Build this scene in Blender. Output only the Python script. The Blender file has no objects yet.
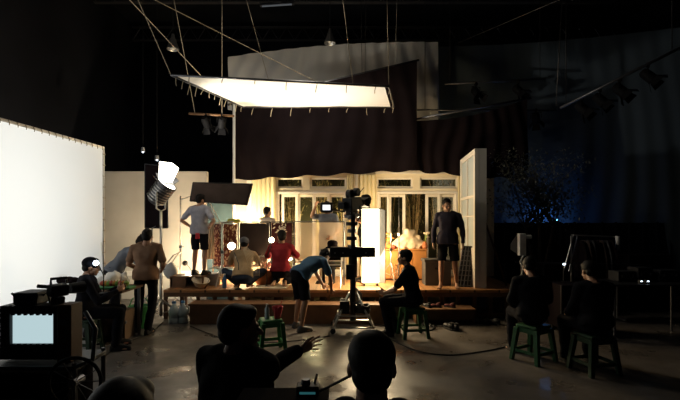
import bpy, math, random
from mathutils import Vector, Matrix, Euler, noise
V = Vector
random.seed(7)
scene = bpy.context.scene
COL = scene.collection
PI = math.pi
CAM_H, HORIZON, FOC = 1.8, 222.0, 453.0      # eye height, horizon row and focal length of the 680 x 400 frame


def P(px, py, Y):
    """world point seen at pixel (px, py), Y metres away"""
    return V(((px - 340.0) / FOC * Y, Y, CAM_H - (py - HORIZON) / FOC * Y))


# ------------------------------------------------------------------ materials
def mat(name, col, rough=0.7, metal=0.0, var=0.12, scale=8.0, bump=0.0, spec=0.3, sheen=0.0):
    m = bpy.data.materials.new(name)
    m.use_nodes = True
    nt = m.node_tree
    b = nt.nodes['Principled BSDF']
    b.inputs['Roughness'].default_value = rough
    b.inputs['Metallic'].default_value = metal
    b.inputs['Specular IOR Level'].default_value = spec
    tc = nt.nodes.new('ShaderNodeTexCoord')
    nz = nt.nodes.new('ShaderNodeTexNoise')
    nz.inputs['Scale'].default_value = scale
    nz.inputs['Detail'].default_value = 4
    nt.links.new(tc.outputs['Object'], nz.inputs['Vector'])
    rp = nt.nodes.new('ShaderNodeValToRGB')
    rp.color_ramp.elements[0].position = 0.3
    rp.color_ramp.elements[1].position = 0.7
    rp.color_ramp.elements[0].color = tuple(max(0, c * (1 - var)) for c in col) + (1,)
    rp.color_ramp.elements[1].color = tuple(min(1, c * (1 + var)) for c in col) + (1,)
    nt.links.new(nz.outputs['Fac'], rp.inputs['Fac'])
    nt.links.new(rp.outputs['Color'], b.inputs['Base Color'])
    if bump:
        bp = nt.nodes.new('ShaderNodeBump')
        bp.inputs['Strength'].default_value = bump
        bp.inputs['Distance'].default_value = 0.02
        nt.links.new(nz.outputs['Fac'], bp.inputs['Height'])
        nt.links.new(bp.outputs['Normal'], b.inputs['Normal'])
    return m


def emit(name, col, strength):
    m = bpy.data.materials.new(name)
    m.use_nodes = True
    nt = m.node_tree
    nt.nodes.remove(nt.nodes['Principled BSDF'])
    e = nt.nodes.new('ShaderNodeEmission')
    e.inputs['Color'].default_value = tuple(col) + (1,)
    e.inputs['Strength'].default_value = strength
    nt.links.new(e.outputs[0], nt.nodes['Material Output'].inputs['Surface'])
    return m


def sheer(name, col, trans=0.5, clear=0.0):
    """woven cloth that lets light through; clear = share of open weave"""
    m = bpy.data.materials.new(name)
    m.use_nodes = True
    nt = m.node_tree
    nt.nodes.remove(nt.nodes['Principled BSDF'])
    out = nt.nodes['Material Output']
    d = nt.nodes.new('ShaderNodeBsdfDiffuse')
    t = nt.nodes.new('ShaderNodeBsdfTranslucent')
    d.inputs['Color'].default_value = tuple(col) + (1,)
    t.inputs['Color'].default_value = tuple(col) + (1,)
    mx = nt.nodes.new('ShaderNodeMixShader')
    mx.inputs[0].default_value = trans
    nt.links.new(d.outputs[0], mx.inputs[1])
    nt.links.new(t.outputs[0], mx.inputs[2])
    last = mx
    if clear:
        tr = nt.nodes.new('ShaderNodeBsdfTransparent')
        m2 = nt.nodes.new('ShaderNodeMixShader')
        m2.inputs[0].default_value = clear
        nt.links.new(mx.outputs[0], m2.inputs[1])
        nt.links.new(tr.outputs[0], m2.inputs[2])
        last = m2
    nt.links.new(last.outputs[0], out.inputs['Surface'])
    return m


def glass(name, col=(0.9, 0.95, 0.93), gloss=0.1):
    m = bpy.data.materials.new(name)
    m.use_nodes = True
    nt = m.node_tree
    nt.nodes.remove(nt.nodes['Principled BSDF'])
    tr = nt.nodes.new('ShaderNodeBsdfTransparent')
    tr.inputs['Color'].default_value = tuple(col) + (1,)
    g = nt.nodes.new('ShaderNodeBsdfGlossy')
    g.inputs['Roughness'].default_value = 0.03
    mx = nt.nodes.new('ShaderNodeMixShader')
    mx.inputs[0].default_value = gloss
    nt.links.new(tr.outputs[0], mx.inputs[1])
    nt.links.new(g.outputs[0], mx.inputs[2])
    nt.links.new(mx.outputs[0], nt.nodes['Material Output'].inputs['Surface'])
    return m


def planks(name, c1, c2, rough=0.4, sx=2.2, sy=9.0):
    m = mat(name, c1, rough, 0, 0.2, 5, spec=0.4)
    nt = m.node_tree
    b = nt.nodes['Principled BSDF']
    tc = [n for n in nt.nodes if n.type == 'TEX_COORD'][0]
    mp = nt.nodes.new('ShaderNodeMapping')
    mp.inputs['Scale'].default_value = (sx, sy, sy)
    nt.links.new(tc.outputs['Object'], mp.inputs['Vector'])
    br = nt.nodes.new('ShaderNodeTexBrick')
    br.inputs['Scale'].default_value = 1.0
    br.inputs['Color1'].default_value = c1 + (1,)
    br.inputs['Color2'].default_value = c2 + (1,)
    br.inputs['Mortar'].default_value = tuple(c * 0.25 for c in c1) + (1,)
    br.inputs['Mortar Size'].default_value = 0.02
    nt.links.new(mp.outputs[0], br.inputs['Vector'])
    nt.links.new(br.outputs['Color'], b.inputs['Base Color'])
    return m


M = {}
M['black'] = mat('black painted metal', (0.012, 0.012, 0.014), 0.45)
M['plastic'] = mat('black plastic', (0.015, 0.015, 0.017), 0.55)
M['rubber'] = mat('rubber', (0.01, 0.01, 0.01), 0.8)
M['steel'] = mat('brushed steel', (0.55, 0.54, 0.52), 0.3, 0.9)
M['darksteel'] = mat('dark steel', (0.12, 0.12, 0.13), 0.4, 0.8)
M['wallblack'] = mat('black studio wall paint', (0.008, 0.009, 0.013), 0.85, 0, 0.3, 0.7, spec=0.1)
M['ceiling'] = mat('black ceiling paint', (0.008, 0.009, 0.012), 0.9, 0, 0.3, 0.7, spec=0.1)
M['beige'] = mat('beige plaster', (0.48, 0.44, 0.37), 0.85, 0, 0.1, 1.5, 0.1)
M['teal'] = mat('dark teal paint', (0.05, 0.085, 0.095), 0.85)
M['cream'] = mat('cream painted wall', (0.72, 0.64, 0.47), 0.7, 0, 0.05, 2.0)
M['whitewood'] = mat('white painted wood', (0.72, 0.68, 0.6), 0.5, 0, 0.04, 4)
M['deck'] = planks('stage planks', (0.36, 0.17, 0.065), (0.46, 0.22, 0.085), 0.5, 1.1, 9.0)
M['wood'] = mat('brown plywood', (0.15, 0.075, 0.035), 0.55, 0, 0.2, 6)
M['darkwood'] = mat('dark brown wood', (0.09, 0.045, 0.022), 0.6, 0, 0.25, 6)
M['orangewood'] = mat('orange varnished wood', (0.42, 0.19, 0.06), 0.4, 0, 0.15, 5)
M['blackcloth'] = mat('black duvetyne', (0.0075, 0.0048, 0.0055), 0.95, 0, 0.25, 2.0, spec=0.05)
M['browncloth'] = mat('dark brown flag cloth', (0.045, 0.03, 0.025), 0.95, 0, 0.2, 4.0)
M['maroon'] = mat('maroon cloth', (0.075, 0.018, 0.018), 0.9, 0, 0.3, 9.0)
M['yellowcurtain'] = sheer('yellow curtain', (0.82, 0.72, 0.44), 0.2)
M['silk'] = sheer('white silk', (0.93, 0.9, 0.84), 0.5)
M['diffusion'] = sheer('white diffusion cloth', (0.93, 0.93, 0.91), 0.6)
M['scrim'] = sheer('grey scrim', (0.7, 0.7, 0.7), 0.4)
M['bluescrim'] = sheer('slate scrim', (0.085, 0.112, 0.145), 0.3)
M['frost'] = sheer('frosted gel', (0.85, 0.72, 0.58), 0.6, 0.42)
M['glass'] = glass('window glass')
M['frostpane'] = sheer('frosted pane', (0.62, 0.68, 0.68), 0.4)
M['rope'] = mat('cream rope', (0.36, 0.3, 0.21), 0.9)
M['cable'] = mat('black cable', (0.012, 0.012, 0.012), 0.6)
M['white'] = mat('white plastic', (0.75, 0.74, 0.7), 0.5)
M['whitecloth'] = mat('white cotton cloth', (0.62, 0.52, 0.38), 0.9, 0, 0.08, 5, 0.1)
M['grey'] = mat('grey plastic', (0.07, 0.07, 0.07), 0.6)
M['lampblack'] = mat('black lamp enamel', (0.006, 0.006, 0.007), 0.7, spec=0.06)
M['greycloth'] = mat('grey canvas', (0.3, 0.29, 0.27), 0.9)
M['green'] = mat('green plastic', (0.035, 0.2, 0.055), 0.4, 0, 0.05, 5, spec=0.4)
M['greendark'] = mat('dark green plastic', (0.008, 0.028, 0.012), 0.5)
M['greenshade'] = mat('shaded green plastic', (0.02, 0.09, 0.03), 0.45)  # the stool green darkened, dim light put into the colour
M['gardendark'] = mat('dark olive cloth', (0.05, 0.045, 0.02), 0.9)
M['red'] = mat('red plastic', (0.5, 0.03, 0.04), 0.4)
M['bluebottle'] = mat('blue bottle plastic', (0.08, 0.2, 0.42), 0.25)
M['clearplastic'] = mat('cloudy water plastic', (0.4, 0.47, 0.5), 0.25)
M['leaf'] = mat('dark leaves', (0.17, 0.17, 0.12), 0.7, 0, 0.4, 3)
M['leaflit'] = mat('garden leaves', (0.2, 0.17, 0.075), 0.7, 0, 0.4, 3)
M['bark'] = mat('bark', (0.13, 0.1, 0.075), 0.9, 0, 0.3, 12)
M['twig'] = mat('pale twigs', (0.4, 0.28, 0.14), 0.9, 0, 0.3, 12)
M['terracotta'] = mat('terracotta', (0.42, 0.15, 0.06), 0.7, 0, 0.15, 8)
M['cardboard'] = mat('cardboard', (0.12, 0.075, 0.045), 0.85, 0, 0.1, 6)
M['fruitred'] = mat('red fruit skin', (0.35, 0.06, 0.035), 0.4, 0, 0.3, 12)
M['fruitgreen'] = mat('green vegetable', (0.2, 0.3, 0.05), 0.5, 0, 0.3, 12)
M['fruitorange'] = mat('orange peel', (0.5, 0.2, 0.03), 0.5, 0, 0.15, 20)
M['yellowgreen'] = mat('yellow green cloth', (0.5, 0.5, 0.06), 0.8)
M['petal'] = mat('cream petals', (0.75, 0.65, 0.5), 0.7)
M['lampglow'] = emit('lamp gel glow', (1, 0.93, 0.78), 14)
M['bulb'] = emit('bulb glow', (1, 0.86, 0.62), 30)
M['bulbcool'] = emit('cool bulb glow', (0.75, 0.88, 1), 22)
M['panelglow'] = emit('soft panel glow', (1, 0.84, 0.56), 7.0)
M['screen'] = emit('monitor picture', (0.56, 0.74, 0.78), 0.85)
M['screenwhite'] = emit('viewfinder picture', (0.95, 0.97, 1), 1.4)
M['led'] = emit('led', (0.7, 0.85, 1), 6)
M['ledblue'] = emit('blue led', (0.15, 0.4, 1), 8)
M['tealled'] = emit('teal led', (0.1, 0.5, 0.55), 0.14)
M['skin'] = mat('skin', (0.36, 0.19, 0.115), 0.5, 0, 0.08, 10, spec=0.35)
M['hair'] = mat('black hair', (0.009, 0.0075, 0.007), 0.6, 0, 0.3, 40, spec=0.12)
M['eyeball'] = mat('eye', (0.12, 0.1, 0.09), 0.2)
M['fluoro'] = emit('fluorescent tube', (0.6, 0.65, 0.7), 0.12)


def cloth_mat(name, col):
    M[name] = mat(name, col, 0.95, 0, 0.12, 12, spec=0.06)
    return M[name]


def concrete():
    m = mat('polished concrete', (0.085, 0.074, 0.065), 0.4, 0, 0.35, 1.3, spec=0.5)
    nt = m.node_tree
    b = nt.nodes['Principled BSDF']
    tc = [n for n in nt.nodes if n.type == 'TEX_COORD'][0]
    n2 = nt.nodes.new('ShaderNodeTexNoise')
    n2.inputs['Scale'].default_value = 1.7
    n2.inputs['Detail'].default_value = 6
    nt.links.new(tc.outputs['Object'], n2.inputs['Vector'])
    r2 = nt.nodes.new('ShaderNodeMapRange')
    r2.inputs[1].default_value = 0.35
    r2.inputs[2].default_value = 0.65
    r2.inputs[3].default_value = 0.22
    r2.inputs[4].default_value = 0.62
    nt.links.new(n2.outputs['Fac'], r2.inputs[0])
    nt.links.new(r2.outputs[0], b.inputs['Roughness'])
    bp = nt.nodes.new('ShaderNodeBump')
    bp.inputs['Strength'].default_value = 0.25
    bp.inputs['Distance'].default_value = 0.01
    n3 = nt.nodes.new('ShaderNodeTexNoise')
    n3.inputs['Scale'].default_value = 14
    n3.inputs['Detail'].default_value = 5
    nt.links.new(tc.outputs['Object'], n3.inputs['Vector'])
    nt.links.new(n3.outputs['Fac'], bp.inputs['Height'])
    nt.links.new(bp.outputs['Normal'], b.inputs['Normal'])
    return m


M['concrete'] = concrete()


def leafy_print(name, ground, fig, scale):
    m = mat(name, ground, 0.9)
    nt = m.node_tree
    b = nt.nodes['Principled BSDF']
    tc = [n for n in nt.nodes if n.type == 'TEX_COORD'][0]
    vo = nt.nodes.new('ShaderNodeTexVoronoi')
    vo.inputs['Scale'].default_value = scale
    mp = nt.nodes.new('ShaderNodeMapping')
    mp.inputs['Scale'].default_value = (1, 1, 0.5)
    mp.inputs['Rotation'].default_value = (0, 0.6, 0)
    nt.links.new(tc.outputs['Object'], mp.inputs['Vector'])
    nt.links.new(mp.outputs[0], vo.inputs['Vector'])
    rp = nt.nodes.new('ShaderNodeValToRGB')
    rp.color_ramp.interpolation = 'CONSTANT'
    rp.color_ramp.elements[0].color = fig + (1,)
    rp.color_ramp.elements[1].color = ground + (1,)
    rp.color_ramp.elements[1].position = 0.42
    nt.links.new(vo.outputs['Distance'], rp.inputs['Fac'])
    nt.links.new(rp.outputs['Color'], b.inputs['Base Color'])
    return m


M['leafprint'] = leafy_print('leaf printed cloth', (0.16, 0.05, 0.035), (0.62, 0.5, 0.36), 27)
M['latticeprint'] = leafy_print('small spotted cloth', (0.12, 0.035, 0.04), (0.5, 0.36, 0.28), 40)


# ------------------------------------------------------------------ mesh builder
def frame_for(d, up=None):
    d = d.normalized()
    up = up or (V((0, 0, 1)) if abs(d.z) < 0.95 else V((0, 1, 0)))
    x = up.cross(d)
    if x.length < 1e-6:
        x = V((1, 0, 0)).cross(d)
    x.normalize()
    y = d.cross(x).normalized()
    return x, y


class MB:
    def __init__(self):
        self.v, self.f = [], []

    def add(self, vs, fs):
        o = len(self.v)
        self.v += [V(p) for p in vs]
        self.f += [tuple(i + o for i in q) for q in fs]
        return self

    def box(self, c, s, R=None):
        c = V(c)
        hx, hy, hz = s[0] / 2, s[1] / 2, s[2] / 2
        pts = [V((x, y, z)) for x in (-hx, hx) for y in (-hy, hy) for z in (-hz, hz)]
        if R is not None:
            pts = [R @ p for p in pts]
        return self.add([c + p for p in pts], [(0, 1, 3, 2), (4, 6, 7, 5), (0, 4, 5, 1), (2, 3, 7, 6), (0, 2, 6, 4), (1, 5, 7, 3)])

    def bb(self, x0, x1, y0, y1, z0, z1):
        return self.box(((x0 + x1) / 2, (y0 + y1) / 2, (z0 + z1) / 2), (abs(x1 - x0), abs(y1 - y0), abs(z1 - z0)))

    def hexa(self, a, b):
        """solid between two quads a and b (4 points each, same order)"""
        return self.add(list(a) + list(b), [(0, 1, 2, 3), (7, 6, 5, 4), (0, 4, 5, 1), (1, 5, 6, 2), (2, 6, 7, 3), (3, 7, 4, 0)])

    def loft(self, rings, cap=True):
        n = len(rings[0])
        vs = [p for r in rings for p in r]
        fs = []
        for k in range(len(rings) - 1):
            for i in range(n):
                j = (i + 1) % n
                fs.append((k * n + i, k * n + j, (k + 1) * n + j, (k + 1) * n + i))
        if cap:
            fs.append(tuple(reversed(range(n))))
            fs.append(tuple((len(rings) - 1) * n + i for i in range(n)))
        return self.add(vs, fs)

    def tube(self, pts, r, n=8):
        pts = [V(p) for p in pts]
        rs = r if isinstance(r, (list, tuple)) else [r] * len(pts)
        rings, x = [], None
        for k, p in enumerate(pts):
            d = (pts[min(k + 1, len(pts) - 1)] - pts[max(k - 1, 0)])
            if d.length < 1e-9:
                d = V((0, 0, 1))
            d.normalize()
            if x is None:
                x, y = frame_for(d)
            else:
                x = x - d * x.dot(d)
                x.normalize()
                y = d.cross(x)
            rings.append([p + (x * math.cos(2 * PI * i / n) + y * math.sin(2 * PI * i / n)) * rs[k] for i in range(n)])
        return self.loft(rings)

    def ell(self, c, r, R=None, seg=16, rings=10):
        c = V(c)
        if not isinstance(r, (tuple, list, Vector)):
            r = (r, r, r)
        vs, fs = [], []
        for k in range(1, rings):
            t = PI * k / rings
            for i in range(seg):
                a = 2 * PI * i / seg
                vs.append(V((r[0] * math.sin(t) * math.cos(a), r[1] * math.sin(t) * math.sin(a), r[2] * math.cos(t))))
        vs.append(V((0, 0, r[2])))
        vs.append(V((0, 0, -r[2])))
        T, B = len(vs) - 2, len(vs) - 1
        for k in range(rings - 2):
            for i in range(seg):
                j = (i + 1) % seg
                fs.append((k * seg + i, (k + 1) * seg + i, (k + 1) * seg + j, k * seg + j))
        for i in range(seg):
            j = (i + 1) % seg
            fs.append((T, i, j))
            fs.append((B, (rings - 2) * seg + j, (rings - 2) * seg + i))
        if R is not None:
            vs = [R @ p for p in vs]
        return self.add([c + p for p in vs], fs)

    def cap(self, a, b, ra, rb, n=12):
        """tapered capsule"""
        a, b = V(a), V(b)
        self.ell(a, ra, seg=n, rings=8)
        self.ell(b, rb, seg=n, rings=8)
        if (b - a).length > 1e-5:
            self.tube([a, b], [ra, rb], n)
        return self

    def lathe(self, prof, c=(0, 0, 0), n=20, R=None):
        c = V(c)
        rings = []
        for r, z in prof:
            ring = [V((r * math.cos(2 * PI * i / n), r * math.sin(2 * PI * i / n), z)) for i in range(n)]
            if R is not None:
                ring = [R @ p for p in ring]
            rings.append([c + p for p in ring])
        return self.loft(rings)

    def grid(self, nu, nv, fn):
        vs = [fn(i / nu, j / nv) for j in range(nv + 1) for i in range(nu + 1)]
        fs = [(j * (nu + 1) + i, j * (nu + 1) + i + 1, (j + 1) * (nu + 1) + i + 1, (j + 1) * (nu + 1) + i) for j in range(nv) for i in range(nu)]
        return self.add(vs, fs)

    def mesh(self, name, inv=None, orig=None):
        me = bpy.data.meshes.new(name)
        vs = self.v
        if inv is not None:
            vs = [inv @ p for p in vs]
        me.from_pydata([tuple(p) for p in vs], [], self.f)
        me.update()
        return me

    def build(self, name, m, parent=None, local=False, smooth=False, bev=0, solid=0, origin=None):
        inv = None
        if parent is not None and not local:
            inv = world_of(parent).inverted()
        elif parent is None and origin is not None:
            inv = Matrix.Translation(-V(origin))
        me = self.mesh(name, inv)
        me.materials.append(M[m] if isinstance(m, str) else m)
        if smooth:
            for p in me.polygons:
                p.use_smooth = True
        o = bpy.data.objects.new(name, me)
        COL.objects.link(o)
        if parent is not None:
            o.parent = parent
        elif origin is not None:
            o.location = origin
        if bev:
            md = o.modifiers.new('bevel', 'BEVEL')
            md.width = bev
            md.segments = 2
            md.limit_method = 'ANGLE'
        if solid:
            md = o.modifiers.new('solid', 'SOLIDIFY')
            md.thickness = solid
            md.offset = 0
        return o


def world_of(o):
    m = Matrix.LocRotScale(o.location, o.rotation_euler, o.scale)
    return world_of(o.parent) @ m if o.parent else m


def tag(o, label, cat, group=None, kind=None):
    o['label'] = label
    o['category'] = cat
    if group:
        o['group'] = group
    if kind:
        o['kind'] = kind
    return o


def thing(name, label, cat, loc=(0, 0, 0), rotz=0.0, group=None):
    o = bpy.data.objects.new(name, None)
    o.empty_display_size = 0.1
    COL.objects.link(o)
    o.location = loc
    o.rotation_euler = (0, 0, rotz)
    return tag(o, label, cat, group)


def struct(o):
    o['kind'] = 'structure'
    return o


def dup(root, loc, rotz, label, group=None):
    def cp(o, parent):
        c = o.copy()
        COL.objects.link(c)
        if parent is not None:
            c.parent = parent
        for ch in [q for q in kids.get(o.name, [])]:
            cp(ch, c)
        return c
    kids = {}
    for o in COL.objects:
        if o.parent:
            kids.setdefault(o.parent.name, []).append(o)
    r = cp(root, None)
    r.location = loc
    r.rotation_euler = (0, 0, rotz)
    r['label'] = label
    if group:
        r['group'] = group
    return r


def rough_up(o, amp, scale=6.0, seed=0.0):
    me = o.data
    ns = [v.normal.copy() for v in me.vertices]
    for v, n in zip(me.vertices, ns):
        v.co += n * amp * noise.noise(v.co * scale + V((seed, seed * 1.7, 0)))


def lookrot(d, up=V((0, 0, 1))):
    """matrix whose +Z points along d"""
    d = V(d).normalized()
    return d.to_track_quat('Z', 'Y').to_matrix()


def lamp(name, kind, loc, energy, col, aim=None, size=0.2, sy=None, spot=60, blend=0.5):
    ld = bpy.data.lights.new(name, kind)
    ld.energy = energy
    ld.color = col
    if kind == 'AREA':
        ld.size = size
        if sy:
            ld.shape = 'RECTANGLE'
            ld.size_y = sy
    else:
        ld.shadow_soft_size = size
    if kind == 'SPOT':
        ld.spot_size = math.radians(spot)
        ld.spot_blend = blend
    o = bpy.data.objects.new(name, ld)
    COL.objects.link(o)
    o.location = loc
    if aim is not None:
        o.rotation_euler = (V(aim) - V(loc)).to_track_quat('-Z', 'Y').to_euler()
    return o


# ------------------------------------------------------------------ people
def remesh(mb, name, m, vox, parent, smooth_it=3, amp=0.0, seed=0.0):
    """one continuous surface round the closed solids collected in mb"""
    me = mb.mesh(name)
    tmp = bpy.data.objects.new(name, me)
    COL.objects.link(tmp)
    md = tmp.modifiers.new('r', 'REMESH')
    md.mode = 'VOXEL'
    md.voxel_size = vox
    if smooth_it:
        s = tmp.modifiers.new('s', 'SMOOTH')
        s.factor = 0.5
        s.iterations = smooth_it
    dg = bpy.context.evaluated_depsgraph_get()
    out = bpy.data.meshes.new_from_object(tmp.evaluated_get(dg))
    bpy.data.objects.remove(tmp)
    out.name = name
    out.materials.clear()
    out.materials.append(M[m] if isinstance(m, str) else m)
    for p in out.polygons:
        p.use_smooth = True
    o = bpy.data.objects.new(name, out)
    COL.objects.link(o)
    o.parent = parent
    if amp:
        rough_up(o, amp, 9.0, seed)
    return o


def ering(c, x, y, a, b, n=20, p=2.4):
    out = []
    for i in range(n):
        t = 2 * PI * i / n
        ct, st = math.cos(t), math.sin(t)
        out.append(c + x * (a * math.copysign(abs(ct) ** (2 / p), ct)) + y * (b * math.copysign(abs(st) ** (2 / p), st)))
    return out


STAND = dict(pelvis=(0, 0, .95), chest=(0, .0, 1.25), neck=(0, -.015, 1.45), head=(0, .015, 1.60),
             shR=(.185, -.01, 1.40), shL=(-.185, -.01, 1.40), elR=(.25, -.03, 1.12), elL=(-.25, -.03, 1.12),
             wrR=(.26, .05, .87), wrL=(-.26, .05, .87), hipR=(.095, 0, .92), hipL=(-.095, 0, .92),
             knR=(.11, .02, .50), knL=(-.11, .02, .50), anR=(.12, -.02, .08), anL=(-.12, -.02, .08))


def sit(h, **kw):
    d = dict(pelvis=(0, 0, h + .11), chest=(0, .02, h + .40), neck=(0, .03, h + .585), head=(0, .06, h + .735),
             shR=(.185, .03, h + .535), shL=(-.185, .03, h + .535), elR=(.24, .12, h + .28), elL=(-.24, .12, h + .28),
             wrR=(.17, .34, h + .17), wrL=(-.17, .34, h + .17), hipR=(.1, .03, h + .09), hipL=(-.1, .03, h + .09),
             knR=(.15, .46, h + .07), knL=(-.15, .46, h + .07), anR=(.15, .40, .08), anL=(-.15, .40, .08))
    d.update(kw)
    return d


def stand(**kw):
    d = dict(STAND)
    d.update(kw)
    return d


def hand(mb, w, d, nrm, side, curl=0.35, spread=0.10, k=1.0, thumb_out=0.8):
    """palm, four fingers, thumb. d: towards fingers, nrm: out of the palm, side +1 puts the thumb at +x side"""
    d = d.normalized()
    nrm = (nrm - d * nrm.dot(d)).normalized()
    x = d.cross(nrm).normalized() * side        # towards the thumb
    palm0, palm1 = w + d * .005 * k, w + d * .085 * k
    rings = []
    for t, a, b in ((0, .024, .019), (.3, .033, .019), (.75, .040, .016), (1, .036, .012)):
        rings.append(ering(palm0.lerp(palm1, t), x, nrm, a * k, b * k, 14))
    mb.loft(rings)
    for i, (off, ln, r) in enumerate(((.030, .072, .0088), (.010, .080, .009), (-.011, .075, .0086), (-.030, .058, .0078))):
        p = palm1 + x * off * k - d * (.012 * k + (abs(i - 1.2) * .003))
        ang = spread * (1.5 - i)
        dirf = (d * math.cos(ang) + x * math.sin(ang)).normalized()
        c = curl * (0.75 + 0.17 * i)
        a = c * .6
        for s, q in enumerate((.45, .32, .25)):
            dd = dirf * math.cos(a) + nrm * math.sin(a)
            e = p + dd * ln * q * k * 1.1
            mb.cap(p, e, r * k * (1 - .1 * s), r * k * (.92 - .1 * s), 8)
            p = e
            a += c
    t0 = w + d * .022 * k + x * .022 * k
    dt = (d * .75 + x * thumb_out + nrm * .25).normalized()
    t1 = t0 + dt * .045 * k
    t2 = t1 + (dt + d * .35).normalized() * .034 * k
    t3 = t2 + (dt * .7 + d * .7 + nrm * .2).normalized() * .028 * k
    mb.cap(t0, t1, .0145 * k, .0115 * k, 8)
    mb.cap(t1, t2, .0112 * k, .0098 * k, 8)
    mb.cap(t2, t3, .0096 * k, .0078 * k, 8)


def person(label, loc, heading, J, scale=1.0, shirt=None, sleeve='short', bottom=None, legs='long', shoe=None,
           head_yaw=0.0, head_pitch=0.0, head_roll=0.0, hairstyle='short', cap=None, hair='hair', vox=.009, hands=None,
           group=None, fat=1.0, skin='skin', seed=0.0, foot_dir=None, collar=None, hem=0.0, skirt=0.0):
    J = {k: V(p) * scale for k, p in J.items()}
    k = scale
    root = thing('person', label, 'person', loc, heading, group)
    foot_dir = foot_dir or {}
    hands = hands or {}
    HR = Euler((head_pitch, head_roll, head_yaw), 'YXZ').to_matrix()
    side_sh = (J['shR'] - J['shL']).normalized()
    side_hp = (J['hipR'] - J['hipL']).normalized()

    def torso_rings(g):
        spine = (J['neck'] - J['pelvis'])
        up0 = (J['chest'] - J['pelvis']).normalized()
        up1 = (J['neck'] - J['chest']).normalized()
        f0 = up0.cross(side_hp).normalized() * 1.0
        f1 = up1.cross(side_sh).normalized()
        sm = (side_sh + side_hp).normalized()
        fm = up0.cross(sm).normalized()
        shc = (J['shR'] + J['shL']) / 2
        return [
            ering(J['pelvis'] - up0 * .09 * k, side_hp, f0, (.125 * fat + g) * k, (.095 * fat + g) * k),
            ering(J['pelvis'] - up0 * .02 * k, side_hp, f0, (.168 * fat + g) * k, (.118 * fat + g) * k),
            ering(J['pelvis'] + up0 * .07 * k, side_hp, f0, (.160 * fat + g) * k, (.110 * fat + g) * k),
            ering(J['pelvis'].lerp(J['chest'], .55), sm, fm, (.142 * fat + g) * k, (.100 * fat + g) * k),
            ering(J['chest'], side_sh, f1, (.162 * fat + g) * k, (.115 * fat + g) * k),
            ering(J['chest'].lerp(shc, .7), side_sh, f1, (.185 * fat ** .5 + g) * k, (.108 + g) * k),
            ering(shc + up1 * .035 * k, side_sh, f1, (.15 + g) * k, (.075 + g) * k),
            ering(shc + up1 * .07 * k, side_sh, f1, (.075 + g) * k, (.055 + g) * k),
        ]

    mb = MB()
    mb.loft(torso_rings(0))
    hc = J['head']

    def hp(x, y, z):
        return hc + HR @ (V((x, y, z)) * k)

    mb.cap(J['neck'] - V((0, 0, .01)), hp(0, -.018, -.055), .060 * k, .054 * k)
    mb.ell(hp(0, -.014, .032), V((.076, .096, .094)) * k, HR, 20, 14)
    mb.ell(hp(0, .034, -.042), V((.060, .060, .072)) * k, HR, 18, 12)
    mb.ell(hp(0, .070, -.096), V((.027, .020, .020)) * k, HR)
    mb.cap(hp(0, .090, .004), hp(0, .112, -.032), .010 * k, .015 * k)
    mb.ell(hp(0, .089, -.066), V((.025, .013, .011)) * k, HR)
    mb.ell(hp(0, .080, .020), V((.050, .013, .010)) * k, HR)
    for s in (-1, 1):
        mb.ell(hp(.077 * s, -.006, -.012), V((.012, .024, .032)) * k, HR)
        mb.ell(hp(.044 * s, .062, -.03), V((.02, .02, .022)) * k, HR)
    # limbs
    for S, s in (('R', 1), ('L', -1)):
        sh, el, wr = J['sh' + S], J['el' + S], J['wr' + S]
        hipj, kn, an = J['hip' + S], J['kn' + S], J['an' + S]
        mb.cap(J['neck'].lerp(sh, .45), sh, .058 * k, .054 * k)
        mb.cap(sh, el, .050 * k * fat ** .5, .038 * k)
        mb.cap(el, el.lerp(wr, .35), .037 * k, .038 * k)
        mb.cap(el.lerp(wr, .35), wr, .038 * k, .024 * k)
        h = hands.get(S, {})
        d = V(h['d']) if 'd' in h else (wr - el)
        n = V(h['n']) if 'n' in h else V((-s, .2, 0))
        sd = 1 if d.cross(n).dot(V(h.get('thumb', (-s * .3, 1, .6)))) > 0 else -1
        hand(mb, wr, d, n, sd, h.get('curl', .45), h.get('spread', .1), k, h.get('tout', .7))
        mb.cap(hipj, kn, .082 * k * fat ** .5, .054 * k)
        calf = kn.lerp(an, .33) + V((0, -.012, 0)) * k
        mb.cap(kn, calf, .052 * k, .054 * k)
        mb.cap(calf, an, .053 * k, .034 * k)
        fd = V(foot_dir.get(S, (s * .15, 1, 0))).normalized()
        mb.cap(an - V((0, 0, .035 * k)) - fd * .03 * k, an - V((0, 0, .045 * k)) + fd * .09 * k, .034 * k, .030 * k)
        mb.cap(an + fd * .02 * k, an - V((0, 0, .05 * k)) + fd * .13 * k, .034 * k, .024 * k)
        sx = fd.cross(V((0, 0, 1)))
        for q in (-.02, .02):
            mb.cap(an - V((0, 0, .052 * k)) + fd * .10 * k + sx * q * k, an - V((0, 0, .058 * k)) + fd * .165 * k + sx * q * k, .024 * k, .017 * k)
    remesh(mb, 'body', skin, vox, root, 2)
    # eyes
    for s in (-1, 1):
        e = MB().ell(hp(.031 * s, .086, -.003), V((.014, .011, .010)) * k, HR, 10, 8)
        e.build('eye', 'eyeball', root, local=True, smooth=True)
    # hair
    if hairstyle:
        hb = MB()
        hb.ell(hp(0, -.024, .044), V((.087, .102, .096)) * k, HR, 20, 14)
        hb.ell(hp(0, -.056, -.012), V((.074, .062, .066)) * k, HR, 18, 12)
        hb.ell(hp(0, .03, .085), V((.066, .058, .044)) * k, HR, 18, 12)
        if hairstyle == 'spiky':
            for q in range(34):
                a, b = random.uniform(0, 2 * PI), random.uniform(0, 1.1)
                dv = V((math.sin(b) * math.cos(a), math.sin(b) * math.sin(a) - .2, math.cos(b)))
                hb.cap(hp(*(V((0, -.02, .04)) + dv * .08)), hp(*(V((0, -.02, .04)) + dv * random.uniform(.108, .122))), .014 * k, .006 * k, 6)
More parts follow.
